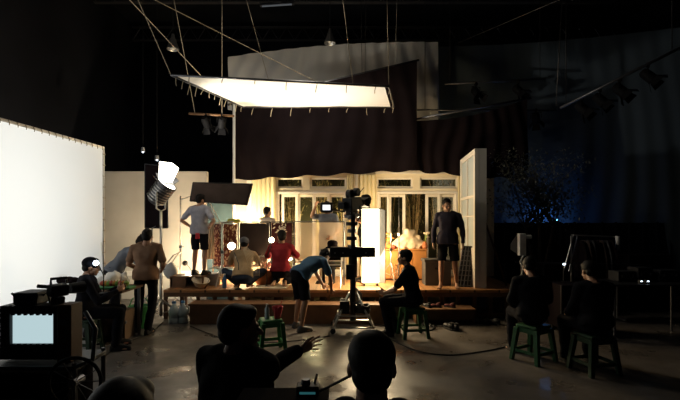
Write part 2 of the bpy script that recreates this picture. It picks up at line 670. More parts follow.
        if hairstyle == 'long':
            hb.ell(hp(0, -.06, -.06), V((.08, .055, .10)) * k, HR, 18, 12)
        remesh(hb, 'hair', hair, .008, root, 2, .007 * k, seed)
    if cap:
        cb = MB()
        cb.ell(hp(0, -.018, .05), V((.096, .112, .092)) * k, HR, 20, 14)
        if hairstyle != 'hood':
            cb.box(hp(0, .11, .045), V((.13, .12, .014)) * k, HR)
        remesh(cb, 'cap', cap, .009, root, 2)
    # shirt
    if shirt:
        sb = MB()
        rr = torso_rings(.040)[:3] + torso_rings(.020)[3:]
        up0 = (J['chest'] - J['pelvis']).normalized()
        if hem:
            rr = [[p - up0 * hem * k for p in rr[1]]] + rr[1:]
        else:
            rr = rr[1:]
        sb.loft(rr)
        sb.cap(J['pelvis'].lerp(J['chest'], .3), J['chest'], .128 * k, .13 * k)
        for S, s in (('R', 1), ('L', -1)):
            sh, el, wr = J['sh' + S], J['el' + S], J['wr' + S]
            sb.cap(J['neck'].lerp(sh, .5), sh, .068 * k, .070 * k)
            if sleeve == 'short':
                sb.cap(sh, sh.lerp(el, .72), .068 * k, .066 * k)
            elif sleeve == 'long':
                sb.cap(sh, el, .068 * k, .056 * k)
                sb.cap(el, wr.lerp(el, .08), .056 * k, .042 * k)
            else:
                sb.cap(sh, sh.lerp(el, .2), .062 * k, .058 * k)
        remesh(sb, 'shirt', shirt, .0125, root, 3, .016 * k, seed)
        if collar:
            nk = J['neck']
            dv = (hc - nk).normalized()
            x, y = frame_for(dv)
            cbm = MB()
            cbm.loft([ering(nk - dv * .02 * k, x, y, .078 * k, .078 * k), ering(nk + dv * .035 * k, x, y, .070 * k, .072 * k)])
            remesh(cbm, 'collar', collar, .010, root, 1)
        if hairstyle == 'hood' or cap == 'hoodcloth':
            pass
    if bottom:
        bb = MB()
        rr = torso_rings(.024)
        bb.loft(rr[:3])
        bb.ell(J['pelvis'], V((.186 * fat, .142, .14)) * k, Matrix((side_hp, V((0, 0, 1)).cross(side_hp), V((0, 0, 1)))).transposed(), 20, 12)
        for S, s in (('R', 1), ('L', -1)):
            hipj, kn, an = J['hip' + S], J['kn' + S], J['an' + S]
            if legs == 'shorts':
                e = hipj.lerp(kn, .92)
                bb.cap(hipj, hipj.lerp(kn, .5), .093 * k, .092 * k)
                bb.tube([hipj.lerp(kn, .3), e], [.096 * k, .088 * k], 16)
            else:
                calf = kn.lerp(an, .33) + V((0, -.010, 0)) * k
                bb.cap(hipj, kn, .093 * k, .074 * k)
                bb.cap(kn, calf, .073 * k, .074 * k)
                bb.cap(calf, kn.lerp(an, .97), .074 * k, .062 * k)
        remesh(bb, 'shorts' if legs == 'shorts' else 'trousers', bottom, .0125, root, 3, .014 * k, seed + 3)
    if shoe:
        for S, s in (('R', 1), ('L', -1)):
            an = J['an' + S]
            fd = V(foot_dir.get(S, (s * .15, 1, 0))).normalized()
            sb = MB()
            lo = V((0, 0, -.035 * k))
            sb.cap(an + lo - fd * .035 * k, an + lo + fd * .10 * k, .045 * k, .042 * k)
            sb.cap(an - fd * .01 * k, an + V((0, 0, -.045 * k)) + fd * .17 * k, .044 * k, .034 * k)
            sx = fd.cross(V((0, 0, 1)))
            sb.hexa([an + V((0, 0, -.08 * k)) - fd * .075 * k + sx * q * .038 * k for q in (-1, 1)] +
                    [an + V((0, 0, -.08 * k)) + fd * .205 * k + sx * q * .036 * k for q in (1, -1)],
                    [an + V((0, 0, -.05 * k)) - fd * .075 * k + sx * q * .038 * k for q in (-1, 1)] +
                    [an + V((0, 0, -.05 * k)) + fd * .2 * k + sx * q * .036 * k for q in (1, -1)])
            remesh(sb, 'shoe', shoe, .010, root, 2)
    return root


# ------------------------------------------------------------------ the setting
FY = 10.5                                     # the house front stands 10.5 m away


def fx(px):
    return (px - 340) / FOC * FY


def fz(py):
    return CAM_H - (py - HORIZON) / FOC * FY


DECK = 0.54
struct(MB().bb(-9, 9, -1.5, 15.2, -0.1, 0).build('floor', 'concrete'))
struct(MB().bb(-9, 9, -1.5, 15.2, 8.0, 8.1).build('ceiling', 'ceiling'))
struct(MB().bb(-6.6, -6.5, -1.5, 15.2, 0, 8.0).build('wall_left', 'wallblack'))
struct(MB().bb(8.8, 8.9, -1.5, 15.2, 0, 8.0).build('wall_right', 'wallblack'))
struct(MB().bb(-6.6, 8.9, 15.1, 15.2, 0, 8.0).build('wall_rear', 'wallblack'))
# beige plaster set wall to the left of the house
w = MB()
w.bb(-6.2, fx(206), FY + .05, FY + .2, 0, fz(171))
w.bb(fx(234), fx(248), FY + .02, FY + .2, 0, fz(178))
struct(w.build('wall_stage_left', 'beige', bev=.01))
struct(MB().bb(fx(206) + .005, fx(234) - .005, FY + .08, FY + .2, 0, fz(190)).build('wall_stage_teal', 'teal'))
struct(MB().bb(-6.2, fx(206), FY + .03, FY + .05, fz(276), fz(271)).build('baseboard_stage_left', 'whitewood'))
# house front: solid pieces round the openings
w = MB()
TOP = fz(171.5)
w.bb(fx(247), fx(276), FY, FY + .16, DECK, TOP)
w.bb(fx(346.5), fx(377), FY, FY + .16, DECK, TOP)
w.bb(fx(458), fx(494), FY, FY + .16, DECK, TOP)
for a, b, mid in ((276, 346.5, (303, 310)), (377, 458, (413, 420))):
    w.bb(fx(a), fx(b), FY, FY + .16, fz(177.5), TOP)
    w.bb(fx(a), fx(b), FY, FY + .16, fz(193), fz(188.5))
    w.bb(fx(mid[0]), fx(mid[1]), FY, FY + .16, fz(188.5), fz(177.5))
struct(w.build('wall_back', 'cream'))
struct(MB().bb(fx(247), fx(494), FY - .05, FY, TOP - .06, TOP + .02).bb(fx(247), fx(252), FY - .05, FY, DECK, TOP - .06).bb(fx(354), fx(358), FY - .04, FY, DECK, TOP - .06).build('trim_1', 'whitewood', bev=.008))


def sash(parent, x0, x1, z0, z1, y, fr=.055, bars=0):
    m = MB()
    m.bb(x0, x0 + fr, y, y + .05, z0, z1)
    m.bb(x1 - fr, x1, y, y + .05, z0, z1)
    m.bb(x0 + fr, x1 - fr, y, y + .05, z0, z0 + fr * 1.4)
    m.bb(x0 + fr, x1 - fr, y, y + .05, z1 - fr, z1)
    for q in range(bars):
        zz = z0 + (z1 - z0) * (q + 1) / (bars + 1)
        m.bb(x0 + fr, x1 - fr, y + .01, y + .04, zz - .015, zz + .015)
    s = m.build('sash', 'whitewood', parent, bev=.006)
    MB().bb(x0 + fr, x1 - fr, y + .02, y + .026, z0 + fr, z1 - fr).build('pane', 'glass', s)
    return s


def group_window(nm, px0, px1, transoms, doors, label):
    t = bpy.data.objects.new(nm, None)
    COL.objects.link(t)
    t.location = (fx((px0 + px1) / 2), FY + .05, DECK)
    struct(t)
    fr = MB()
    fr.bb(fx(px0), fx(px0) + .06, FY - .02, FY + .16, DECK, fz(193))
    fr.bb(fx(px1) - .06, fx(px1), FY - .02, FY + .16, DECK, fz(193))
    fr.bb(fx(px0), fx(px1), FY - .03, FY, fz(194), fz(191.5))
    fr.bb(fx(px0), fx(px1), FY - .02, FY + .16, DECK, DECK + .05)
    fr.build('frame', 'whitewood', t, bev=.008)
    for a, b in transoms:
        sash(t, fx(a), fx(b), fz(188.5), fz(177.5), FY + .05, .04)
    for i, (a, b) in enumerate(doors):
        sash(t, fx(a), fx(b), DECK + .05, fz(194), FY + .05 + .045 * (i % 2), .065, 1 if i % 3 == 0 else 0)
    return t


group_window('window_1', 276, 346.5, [(276, 303), (310, 346.5)], [(281, 298), (297, 315), (313, 330), (329, 346)], '')
group_window('window_2', 377, 458, [(377, 413), (420, 458)], [(378, 390), (389, 406), (426, 441), (440, 457)], '')


# yellow curtains at the sides of the openings
def curtain(px0, px1, label, y=FY - .1, zt=175.5, m='yellowcurtain', zb=DECK + .02):
    x0, x1 = fx(px0) * y / FY, fx(px1) * y / FY
    n = max(3, int((x1 - x0) / .09))
    o = MB().grid(n * 8, 14, lambda u, v: V((x0 + (x1 - x0) * u, y + .014 * math.sin(2 * PI * n * u + v), zb + (fz(zt) - zb) * v)))
    o = o.build('curtain', m, smooth=True, origin=((x0 + x1) / 2, y, zb))
    tag(o, label, 'curtain', 'yellow curtains of the house set')
    return o


curtain(253, 275, 'wide pale yellow curtain hanging at the left end of the cream house front')
curtain(347, 353, 'narrow yellow curtain strip hanging beside the left glass doors')
curtain(360, 376, 'yellow curtain panel hanging between the two window groups of the house')
curtain(458, 462, 'narrow yellow curtain strip hanging beside the white window flat')

# dark fence along the far right
w = MB()
w.bb(3.6, 8.7, 11.0, 11.06, 0, 1.78)
for i in range(16):
    x = 3.65 + i * .335
    w.bb(x, x + .05, 10.97, 11.0, 0, 1.8)
struct(w.build('wall_low', 'wallblack'))

# roof beams and pipes
for i, (y, z) in enumerate(((9.0, 7.4), (11.8, 7.5), (14.0, 7.4))):
    m = MB().bb(-6.4, 8.7, y - .06, y + .06, z, z + .03).bb(-6.4, 8.7, y - .06, y + .06, z + .4, z + .43)
    for k in range(30):
        xa = -6.4 + k * .5
        m.tube([(xa, y, z + .02), (xa + .25, y, z + .41), (xa + .5, y, z + .02)], .015, 6)
    struct(m.build('trim_%d' % (i + 2), 'darksteel'))

# big scrims and drapes ---------------------------------------------------------


def drape(name, quad, m, label, cat, nu=60, nv=26, fold=.05, nf=9, sag=0.0, side_sag=0.0, thick=0):
    """quad: bottom-left, bottom-right, top-right, top-left world points"""
    bl, br, tr, tl = [V(q) for q in quad]
    nrm = (br - bl).cross(tl - bl).normalized()

    def fn(u, v):
        b = bl.lerp(br, u)
        t = tl.lerp(tr, u)
        p = b.lerp(t, v)
        ph = 2 * PI * nf * (u + .05 * math.sin(3 * v + u * 4))
        f = fold * (math.sin(ph) + .5 * math.sin(ph * .53 + 1.3 + 2 * v)) * (.45 + .55 * (1 - v))
        f += fold * .6 * noise.noise(V((u * 5, v * 4, nf)))
        p = p + nrm * f
        p.z -= sag * math.sin(PI * u) * v + side_sag * (abs(math.sin(PI * u * nf * .5)) ** 1.5) * (1 - v)
        return p
    o = MB().grid(nu, nv, fn).build(name, m, smooth=True, origin=(bl + br) / 2, solid=thick)
    tag(o, label, cat)
    return o


drape('scrim', [P(228, 110, 11.6), P(438, 150, 11.6), P(438, 42, 11.6), P(228, 57, 11.6)], 'scrim',
      'pale grey scrim hanging high behind the black drape, its top edge showing', 'scrim', 70, 20, .035, 14, -.12)
drape('scrim', [P(400, 118, 11.9), P(440, 118, 11.9), P(438, 43, 11.9), P(404, 50, 11.9)], 'scrim',
      'short lighter scrim strip hanging at the right end of the pale scrim', 'scrim', 30, 16, .03, 6)
drape('backdrop_curtain', [(1.9, 13.2, .05), (8.5, 10.9, .05), P(690, 26, 10.6), P(415, 47, 12.9)], 'bluescrim',
      'huge dark slate backdrop curtain hanging behind the tree on the right', 'curtain', 160, 24, .016, 15, .12)
drape('blackout_drape', [P(235, 179, 10.2), P(417, 169, 10.2), P(417, 61, 10.2), P(232, 104, 10.2)], 'blackcloth',
      'large black drape above the house roof, slanting top edge', 'drape', 90, 26, .022, 10, 0.0, 0.05)
drape('blackout_drape', [P(416, 170, 10.3), P(529, 179, 10.3), P(527, 99, 10.3), P(416, 121, 10.3)], 'blackcloth',
      'smaller black drape hanging at the right of the big slanting one', 'drape', 60, 20, .035, 8, 0.12, 0.06)


def pipe(a, b, label, r=.025, m='darksteel', group=None, name='pipe'):
    o = MB().tube([a, b], r, 10).build(name, m, origin=(V(a) + V(b)) / 2, smooth=True)
    return tag(o, label, 'pipe', group)


pipe(P(228, 105, 10.25), P(419, 60, 10.25), 'slanting pipe carrying the big black drape')
pipe(P(414, 119.5, 10.35), P(531, 98, 10.35), 'slanting pipe carrying the smaller black drape')
pipe(P(416, 110, 11.3), P(556, 110.5, 11.3), 'long pipe running behind the top of the smaller black drape')
pipe(P(445, 84, 11.0), P(545, 79, 11.0), 'thin high pipe with two stage lights in front of the slate curtain')
pipe(P(560, 108, 9.2), P(690, 43, 8.0), 'angled pipe at upper right carrying four stage lights')
pipe(P(189, 113.5, 8.6), P(234, 116, 8.6), 'short wooden bar hanging under the silk with lamps', .022, 'wood')
pipe(P(234, 102, 10.1), P(234, 182, 10.1) * 0 + V((P(234, 0, 10.1).x, 10.1, .54)), 'upright pale pole at the left edge of the big black drape', .03, 'whitewood')

# ropes
ZC = 8.0


def rope(a, b, label, r=.006, m='rope', up=True):
    a, b = V(a), V(b)
    if up:                                    # run on to the ceiling
        t = (ZC - b.z) / (a.z - b.z)
        a = b + (a - b) * t
    o = MB().tube([a, b], r, 6).build('rope', m, origin=b, smooth=True)
    return tag(o, label, 'rope', None)


SNL, SNR, SFR, SFL = P(171, 75, 7.2), P(389, 86.5, 8.0), P(394, 107, 9.4), P(243, 107, 9.2)
rope(P(138, 0, 6.9), SNL, 'cream rope rising steeply from the near left corner of the silk')
rope(P(142, 13, 6.4), SNL.lerp(SFL, .62) + V((0, 0, .02)), 'cream rope running from upper left to the left edge of the silk')
rope(P(155, 0, 6.0), SNL.lerp(SNR, .64) + V((0, 0, .02)), 'long diagonal cream rope crossing to the middle of the silk front edge')
rope(P(174, 0, 8.3), P(195, 113, 8.6), 'cream rope holding the short lamp bar at its left end')
rope(P(250, 13, 7.9), SNL.lerp(SNR, .42) + V((0, 0, .02)), 'thin rope dropping straight to the front edge of the silk', .004)
rope(P(343, 0, 8.0), SNL.lerp(SNR, .82) + V((0, 0, .02)), 'rope dropping to the right part of the silk front edge')
rope(P(387, 0, 8.1), SNR + V((0, 0, .02)), 'rope dropping to the near right corner of the silk')
rope(P(361, 0, 10.2), P(362, 74, 10.2), 'dark thin cord left one of the bunch above the black drape', .004, 'cable')
rope(P(366, 0, 10.2), P(365, 73, 10.2), 'dark thin cord right one of the bunch above the black drape', .004, 'cable')
rope(P(397, 0, 10.3), P(395, 66, 10.3), 'grey cord hanging to the peak of the black drape', .004, 'greycloth')
rope(P(562, 0, 10.5), P(556, 106, 10.5), 'long dark rope hanging at the right end of the long pipe', .012, 'darksteel')
rope(P(540, 8, 10.6), P(458, 43, 11.5), 'slanting dark rope above the slate curtain', .008, 'darksteel')
rope(P(222, 60, 8.5), P(222, 115, 8.6), 'thin rope holding the short lamp bar at its right end', .004)

# the overhead silk
t = thing('overhead_silk', 'big lit white overhead silk stretched on a pipe frame above the set', 'silk', (SNL + SNR + SFR + SFL) / 4)


def silk_pt(u, v):
    p = SNL.lerp(SNR, u).lerp(SFL.lerp(SFR, u), v)
    return p + V((0, 0, -.05 * math.sin(PI * u) * math.sin(PI * v) + .012 * noise.noise(V((u * 7, v * 5, 0)))))


MB().grid(40, 24, lambda u, v: silk_pt(.012 + u * .965, .02 + v * .955)).build('cloth', 'silk', t, smooth=True)
fr = MB()
for a, b in ((SNL, SNR), (SNR, SFR), (SFR, SFL), (SFL, SNL)):
    fr.tube([a, b], .02, 8)
fr.build('pipe_frame', 'darksteel', t, smooth=True)
k = 0
for a, b, n, L in ((SFL, SFR, 8, .17), (SNL, SFL, 12, .13), (SNR, SFR, 6, .1), (SNL, SNR, 7, .12)):
    for i in range(n):
        k += 1
        q = a.lerp(b, (i + .5) / n)
        ln = L * random.uniform(.6, 1.5)
        sw = random.uniform(-.03, .03)
        MB().tube([q + V((0, 0, .02)), q + V((.012, .012, -.02)), q + V((sw * .5, .01, -ln * .6)), q + V((sw, .0, -ln))], .007, 6).build('tie_cord', 'rope', t, smooth=True)
for i in range(5):
    pass

# the big lit screen at the left
sx0, sx1, sy0, sy1, sh = -4.44, -4.17, 4.2, 7.98, 3.13
t = thing('diffusion_screen', 'huge glowing white diffusion screen standing along the left side', 'screen', (-4.3, 6.1, 0))


def scr(u, v):
    x = sx0 + (sx1 - sx0) * u
    return V((x + .03 * math.sin(PI * u) * math.sin(PI * v) * 1.2, sy0 + (sy1 - sy0) * u, .04 + (sh - .06) * v))


MB().grid(30, 20, scr).build('cloth', 'diffusion', t, smooth=True)
fr = MB()
for a, b in (((0, 0), (0, 1)), ((0, 1), (1, 1)), ((1, 1), (1, 0)), ((1, 0), (0, 0))):
    fr.tube([scr(*a) + V((0, 0, 0)), scr(*b)], .022, 8)
fr.build('pipe_frame', 'whitewood', t, smooth=True)
for i in range(26):
    q = scr((i + .5) / 26, 1)
    MB().tube([q + V((.02, 0, .015)), q + V((.03, .01, -.02)), q + V((.02, .02, -.05))], .006, 5).build('tie_cord', 'rope', t)
for i in range(16):
    q = scr(1, (i + .5) / 16)
    MB().tube([q + V((.01, .02, .01)), q + V((.03, .02, -.03)), q + V((.01, -.03, -.02))], .006, 5).build('tie_cord', 'rope', t)
for u in (.02, .98):
    q = scr(u, 0)
    MB().tube([q + V((-.5, 0, .0)), q + V((-.02, 0, 1.4))], .02, 8).tube([q + V((-.5, 0, .0)), q + V((.03, 0, 0.0))], .02, 8).build('foot_brace', 'darksteel', t)


# ------------------------------------------------------------------ stage platform and steps
SX0, SX1, SYF, SYB = -3.28, 3.45, 8.40, 10.98
t = thing('stage_platform', 'long wooden stage platform with open slatted front carrying the house set', 'stage', (0, 9.6, 0))
MB().bb(SX0, SX1, SYF, SYB, DECK - .05, DECK).build('deck', 'deck', t, bev=.006)
MB().bb(SX0, SX1, SYF, SYF + .04, DECK - .13, DECK - .051).build('front_board', 'wood', t, bev=.004)
MB().bb(SX0, SX1, SYF + .01, SYF + .05, .05, .11).build('bottom_rail', 'darkwood', t)
for i in range(23):
    x = SX0 + .04 + i * (SX1 - SX0 - .08) / 22
    MB().bb(x - .035, x + .035, SYF + .015, SYF + .055, .0, DECK - .131).build('post', 'darkwood', t)
for y in (9.3, 10.2):
    MB().bb(SX0, SX1, y - .03, y + .03, DECK - .15, DECK - .051).build('joist', 'darkwood', t)
    for i in range(8):
        x = SX0 + .1 + i * (SX1 - SX0 - .2) / 7
        MB().bb(x - .04, x + .04, y - .03, y + .03, 0, DECK - .151).build('post', 'darkwood', t)


def bench(px0, px1, y, ztop, depth, label, open_front=False):
    x0, x1 = (px0 - 340) / FOC * y, (px1 - 340) / FOC * y
    t = thing('step_bench', label, 'step', ((x0 + x1) / 2, y + depth / 2, 0), 0, 'low wooden steps before the stage')
    MB().bb(x0, x1, y, y + depth, ztop - .035, ztop).build('tread', 'wood', t, bev=.004)
    if open_front:
        MB().bb(x0 + .02, x1 - .02, y + .02, y + .05, ztop - .2, ztop - .036).build('front_panel', 'darkwood', t)
    else:
        MB().bb(x0 + .02, x1 - .02, y + .02, y + .05, .0, ztop - .036).build('front_panel', 'wood', t)
    for x in (x0 + .02, x1 - .06):
        MB().bb(x, x + .04, y + .051, y + depth - .02, 0, ztop - .036).build('side_panel', 'wood', t)
    return t


bench(188, 297, 7.95, .36, .40, 'long low plywood step bench left of the bending man')
bench(299, 386, 7.98, .34, .38, 'low plywood step bench behind the camera stand')
bench(415, 476, 7.95, .27, .40, 'low open step bench below the standing man with red things on it', True)

# ------------------------------------------------------------------ stools


def make_stool(label, h=.46, w=.36, m='green', group='square plastic stools'):
    t = thing('plastic_stool', label, 'stool', (0, 0, 0), 0, group)
    MB().box((0, 0, h - .02), (w * .82, w * .82, .04)).build('seat', m, t, local=True, bev=.015)
    a, b = w * .37, w * .5
    ap = MB()
    for s in (-1, 1):
        ap.box((0, s * w * .385, h - .07), (w * .70, .012, .06)).box((s * w * .385, 0, h - .07), (.012, w * .70, .06))
    ap.build('apron', m, t, local=True)
    for sx in (-1, 1):
        for sy in (-1, 1):
            top = V((sx * a, sy * a, h - .041))
            bot = V((sx * b, sy * b, 0))
            lg = MB()
            q = .026
            lg.hexa([bot + V((u * q, v * q, 0)) for u, v in ((-1, -1), (-1, 1), (1, 1), (1, -1))],
                    [top + V((u * q * 1.2, v * q * 1.2, 0)) for u, v in ((-1, -1), (-1, 1), (1, 1), (1, -1))])
            lg.build('leg', m, t, local=True, bev=.005)
    cr = MB()
    z = .13
    r = a + (b - a) * (1 - z / h)
    for s in (-1, 1):
        cr.box((0, s * r, z), (2 * r - .05, .014, .04)).box((s * r, 0, z), (.014, 2 * r - .05, .04))
    cr.build('crossbar', m, t, local=True)
    return t


st0 = make_stool('bright green plastic stool with a bottle and red cup on it')
sp = P(271, 352, 6.3)
st0.location = (sp.x, 6.3, 0)
st0.rotation_euler = (0, 0, .35)
st0.scale = (.95, .95, 1.0)
STOOL_TOP = .46
stP = make_stool('green plastic stool under the man sitting in profile', .47, .38, 'greenshade')
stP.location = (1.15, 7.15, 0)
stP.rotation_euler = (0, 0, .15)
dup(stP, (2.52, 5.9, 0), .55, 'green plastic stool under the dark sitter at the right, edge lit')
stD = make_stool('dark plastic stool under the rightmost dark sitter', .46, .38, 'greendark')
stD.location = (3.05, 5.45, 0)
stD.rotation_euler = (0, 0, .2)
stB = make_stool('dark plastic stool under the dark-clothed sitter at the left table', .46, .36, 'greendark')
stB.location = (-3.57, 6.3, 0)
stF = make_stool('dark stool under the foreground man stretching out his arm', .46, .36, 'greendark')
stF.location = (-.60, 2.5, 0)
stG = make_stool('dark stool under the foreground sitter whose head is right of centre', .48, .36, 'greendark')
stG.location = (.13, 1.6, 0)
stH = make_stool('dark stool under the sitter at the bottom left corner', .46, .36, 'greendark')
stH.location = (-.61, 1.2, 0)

# bottle and cup on the front stool
b = thing('water_bottle', 'small clear water bottle on the bright green stool', 'bottle', (sp.x - .05, 6.27, STOOL_TOP))
MB().lathe([(.0, 0), (.032, 0), (.034, .02), (.034, .06), (.030, .075), (.034, .09), (.033, .14), (.014, .175), (.013, .19), (0, .19)]).build('bottle_body', 'clearplastic', b, local=True, smooth=True)
MB().lathe([(0, .185), (.016, .185), (.016, .207), (0, .207)]).build('screw_cap', 'white', b, local=True)
b = thing('cup', 'red frilled cup on the bright green stool', 'cup', (sp.x + .09, 6.3, STOOL_TOP))
cupm = MB()
rings = []
for r, z in ((.045, 0), (.05, .05), (.062, .12), (.075, .17), (.07, .17), (.055, .1), (.043, .02)):
    rings.append([V((r * (1 + (.10 if z > .1 else .0) * math.sin(9 * 2 * PI * i / 54)) * math.cos(2 * PI * i / 54), r * (1 + (.10 if z > .1 else .0) * math.sin(9 * 2 * PI * i / 54)) * math.sin(2 * PI * i / 54), z)) for i in range(54)])
cupm.loft(rings).build('cup_body', 'red', b, local=True, smooth=True)
MB().tube([(.01, 0, .03), (.03, .02, .16), (.06, .02, .24)], .005, 6).build('straw', 'red', b, local=True)

# ------------------------------------------------------------------ things on the stage
t = thing('apple_box', 'brown wooden box on the stage that a man in shorts stands on', 'box', (-2.94, 8.9, DECK))
bx = MB()
L, W, H = .64, .46, .22
bx.box((0, 0, H - .012), (L, W, .024)).box((0, 0, .012), (L, W, .024)).box((-L / 2 + .012, 0, H / 2), (.024, W, H - .05)).box((L / 2 - .012, 0, H / 2), (.024, W, H - .05)).box((0, W / 2 - .012, H / 2), (L - .05, .024, H - .05))
bx.box((-.14, -W / 2 + .012, H / 2), (L / 2 - .06, .024, H - .05))
bx.build('box_shell', 'wood', t, local=True, bev=.004)
b = P(199, 289, 8.55)
t = thing('basin', 'tilted cream basin lying on the stage edge by the wooden box', 'basin', (b.x, 8.62, DECK + .05))
R = Euler((.25, .2, 0)).to_matrix()
MB().lathe([(0, 0), (.10, 0), (.16, .11), (.175, .115), (.165, .12), (.095, .015), (0, .015)], R=R).build('basin_shell', 'petal', t, local=True, smooth=True)
tag(MB().tube([P(204, 290, 8.55), P(210, 279, 8.7)], .012, 6).build('stick', 'darkwood', origin=P(204, 290, 8.55)), 'short dark stick leaning by the cream basin', 'stick')
b = P(212, 276, 9.0)
t = thing('basket', 'grey woven basket on the stage behind the cream basin', 'basket', (b.x, 9.1, DECK))
bk = MB()
for z in range(9):
    r = .12 + z * .006
    bk.lathe([(r - .008, z * .026), (r + .008, z * .026 + .004), (r + .008, z * .026 + .02), (r - .008, z * .026 + .024)], n=20)
bk.lathe([(0, 0), (.12, 0), (.12, .01), (0, .01)], n=20)
bk.build('woven_shell', 'greycloth', t, local=True, smooth=True)
MB().tube([(-.16, 0, .21)] + [(-.16 * math.cos(a * PI / 8), 0, .21 + .13 * math.sin(a * PI / 8)) for a in range(1, 8)] + [(.16, 0, .21)], .008, 6).build('handle', 'greycloth', t, local=True)
b = P(224.5, 283, 8.65)
t = thing('water_bottle', 'tall blue bottle on the stage behind the squatting man', 'bottle', (b.x, 8.65, DECK))
MB().lathe([(0, 0), (.04, 0), (.042, .02), (.042, .17), (.018, .22), (.016, .25), (0, .25)]).build('bottle_body', 'bluebottle', t, local=True, smooth=True)
MB().lathe([(0, .245), (.02, .245), (.02, .275), (0, .275)]).build('screw_cap', 'white', t, local=True)

# decorated screens and flags behind the lamps


def panel(name, px0, px1, py0, py1, y, m, label, cat, framed=True, legs=True, thick=.02, framem='darkwood', tilt=0.0):
    x0, x1 = (px0 - 340) / FOC * y, (px1 - 340) / FOC * y
    z0, z1 = CAM_H - (py1 - HORIZON) / FOC * y, CAM_H - (py0 - HORIZON) / FOC * y
    t = thing(name, label, cat, ((x0 + x1) / 2, y, DECK))
    g = MB().grid(12, 10, lambda u, v: V((x0 + .02 + (x1 - x0 - .04) * u, y + .008 * noise.noise(V((u * 4, v * 4, px0))) + tilt * v, z0 + .02 + (z1 - z0 - .04) * v)))
    g.build('cloth', m, t, smooth=True, solid=0 if m in ('frost',) else .006)
    if framed:
        f = MB()
        for a, b in (((x0, z0), (x1, z0)), ((x1, z0), (x1, z1)), ((x1, z1), (x0, z1)), ((x0, z1), (x0, z0))):
            f.tube([(a[0], y + tilt * (a[1] == z1), a[1]), (b[0], y + tilt * (b[1] == z1), b[1])], .013, 6)
        f.build('frame', framem, t)
    if legs:
        for x in (x0, x1):
            MB().tube([(x, y, DECK), (x, y, z0)], .014, 8).build('leg', framem, t)
    return t


panel('folding_screen', 213, 222, 223, 268, 9.35, 'latticeprint', 'narrow maroon spotted screen panel by the leaf printed one', 'screen')
panel('folding_screen', 222.5, 238, 223, 268, 9.4, 'leafprint', 'leaf printed screen panel with pale leaves beside the dark brown flag', 'screen')
panel('flag', 238.5, 270, 222, 258, 9.3, 'browncloth', 'dark brown flag panel standing behind the squatting man', 'flag', framem='black')
t = panel('flag', 270.5, 293, 222, 256, 9.36, 'maroon', 'maroon flag panel with pale embroidery behind the red shirt', 'flag', framem='black')
for i in range(26):
    px, py = random.gauss(281, 3.5), random.gauss(229, 2)
    q = P(px, py, 9.335)
    MB().ell(q, (.03, .006, .014), Euler((0, random.uniform(0, 3), 0)).to_matrix(), 8, 6).build('embroidery', 'petal', t, smooth=True)
panel('frosted_screen', 294.5, 344, 221.5, 262, 9.0, 'frost', 'see-through frosted diffusion frame in front of the house windows', 'frosted screen', framem='darksteel')

# pale cloth hung over a rail
t = drape('hanging_cloth', [P(204, 259, 9.2), P(214, 259, 9.2), P(214, 224, 9.2), P(206, 224, 9.2)], 'whitecloth',
          'pale cloth hanging beside the maroon spotted screen', 'cloth', 24, 12, .03, 3)
tag(MB().tube([P(203, 224, 9.22), P(240, 221, 9.22)], .012, 6).build('rail', 'steel', origin=P(220, 222, 9.22)), 'thin rail along the top of the printed screens', 'rail')
o = MB()
for i in range(7):
    q = P(229 + i * 1.6, 220.5 - .6 * math.sin(i), 9.25)
    o.ell(q, (.04, .05, .035), None, 10, 8)
o = remesh(o, 'cloth_bundle', 'yellowgreen', .012, None, 2)
tag(o, 'yellow green cloth bundle lying on top of the printed screens', 'cloth')

# tilted brown flag above the standing man and the tall black flag by the lamp


def flagquad(name, pts, m, label, post, post_px, base_z, arm_from=0):
    c = sum((V(p) for p in pts), V()) / 4
    t = thing(name, label, 'flag', (c.x, c.y, base_z))
    a, b, c2, d = [V(p) for p in pts]
    MB().grid(14, 8, lambda u, v: a.lerp(b, u).lerp(d.lerp(c2, u), v) + V((0, .012 * noise.noise(V((u * 5, v * 4, 3))), 0))).build('cloth', m, t, smooth=True, solid=.008)
    f = MB()
    for p, q in ((a, b), (b, c2), (c2, d), (d, a)):
        f.tube([p, q], .012, 6)
    f.build('frame', 'black', t)
    return t


flagquad('flag', [P(190, 201, 8.9), P(247, 205, 8.9), P(252.5, 184, 8.95), P(193, 182.5, 8.95)], 'browncloth',
         'wide brown flag tilted above the man with hands on hips', None, None, DECK)
flagquad('flag', [P(145, 228, 9.3), P(168, 228, 9.3), P(167, 166, 9.3), P(145, 164, 9.3)], 'blackcloth',
         'tall black flag hanging behind the big film lamp', None, None, 0)


def c_stand(px, py_top, y, z0, label, arm=None, m='steel', r=.014, spread=.42, yaw=0.0):
    top = P(px, py_top, y)
    t = thing('light_stand', label, 'stand', (top.x, y, z0), yaw)
    H = top.z - z0
    MB().tube([(0, 0, .12), (0, 0, H * .55)], r * 1.25, 10).build('lower_tube', m, t, local=True, smooth=True)
    MB().tube([(0, 0, H * .53), (0, 0, H)], r, 10).build('upper_tube', m, t, local=True, smooth=True)
    MB().box((0, 0, H * .55), (.05, .05, .06)).tube([(.02, 0, H * .55), (.075, 0, H * .55)], .009, 6).build('collar', 'darksteel', t, local=True)
    for i in range(3):
        a = yaw + i * 2 * PI / 3 + .3
        d = V((math.cos(a), math.sin(a), 0))
        l = MB().tube([(0, 0, .42), d * spread * .55 + V((0, 0, .24)), d * spread + V((0, 0, .012))], r * .9, 8).tube([(0, 0, .16), d * spread * .55 + V((0, 0, .22))], r * .55, 6)
        l.build('leg', m, t, local=True)
    if arm:
        ax = MB().tube([V(arm[0]), V(arm[1])], .010, 8)
        ax.build('arm', m, t)
    return t


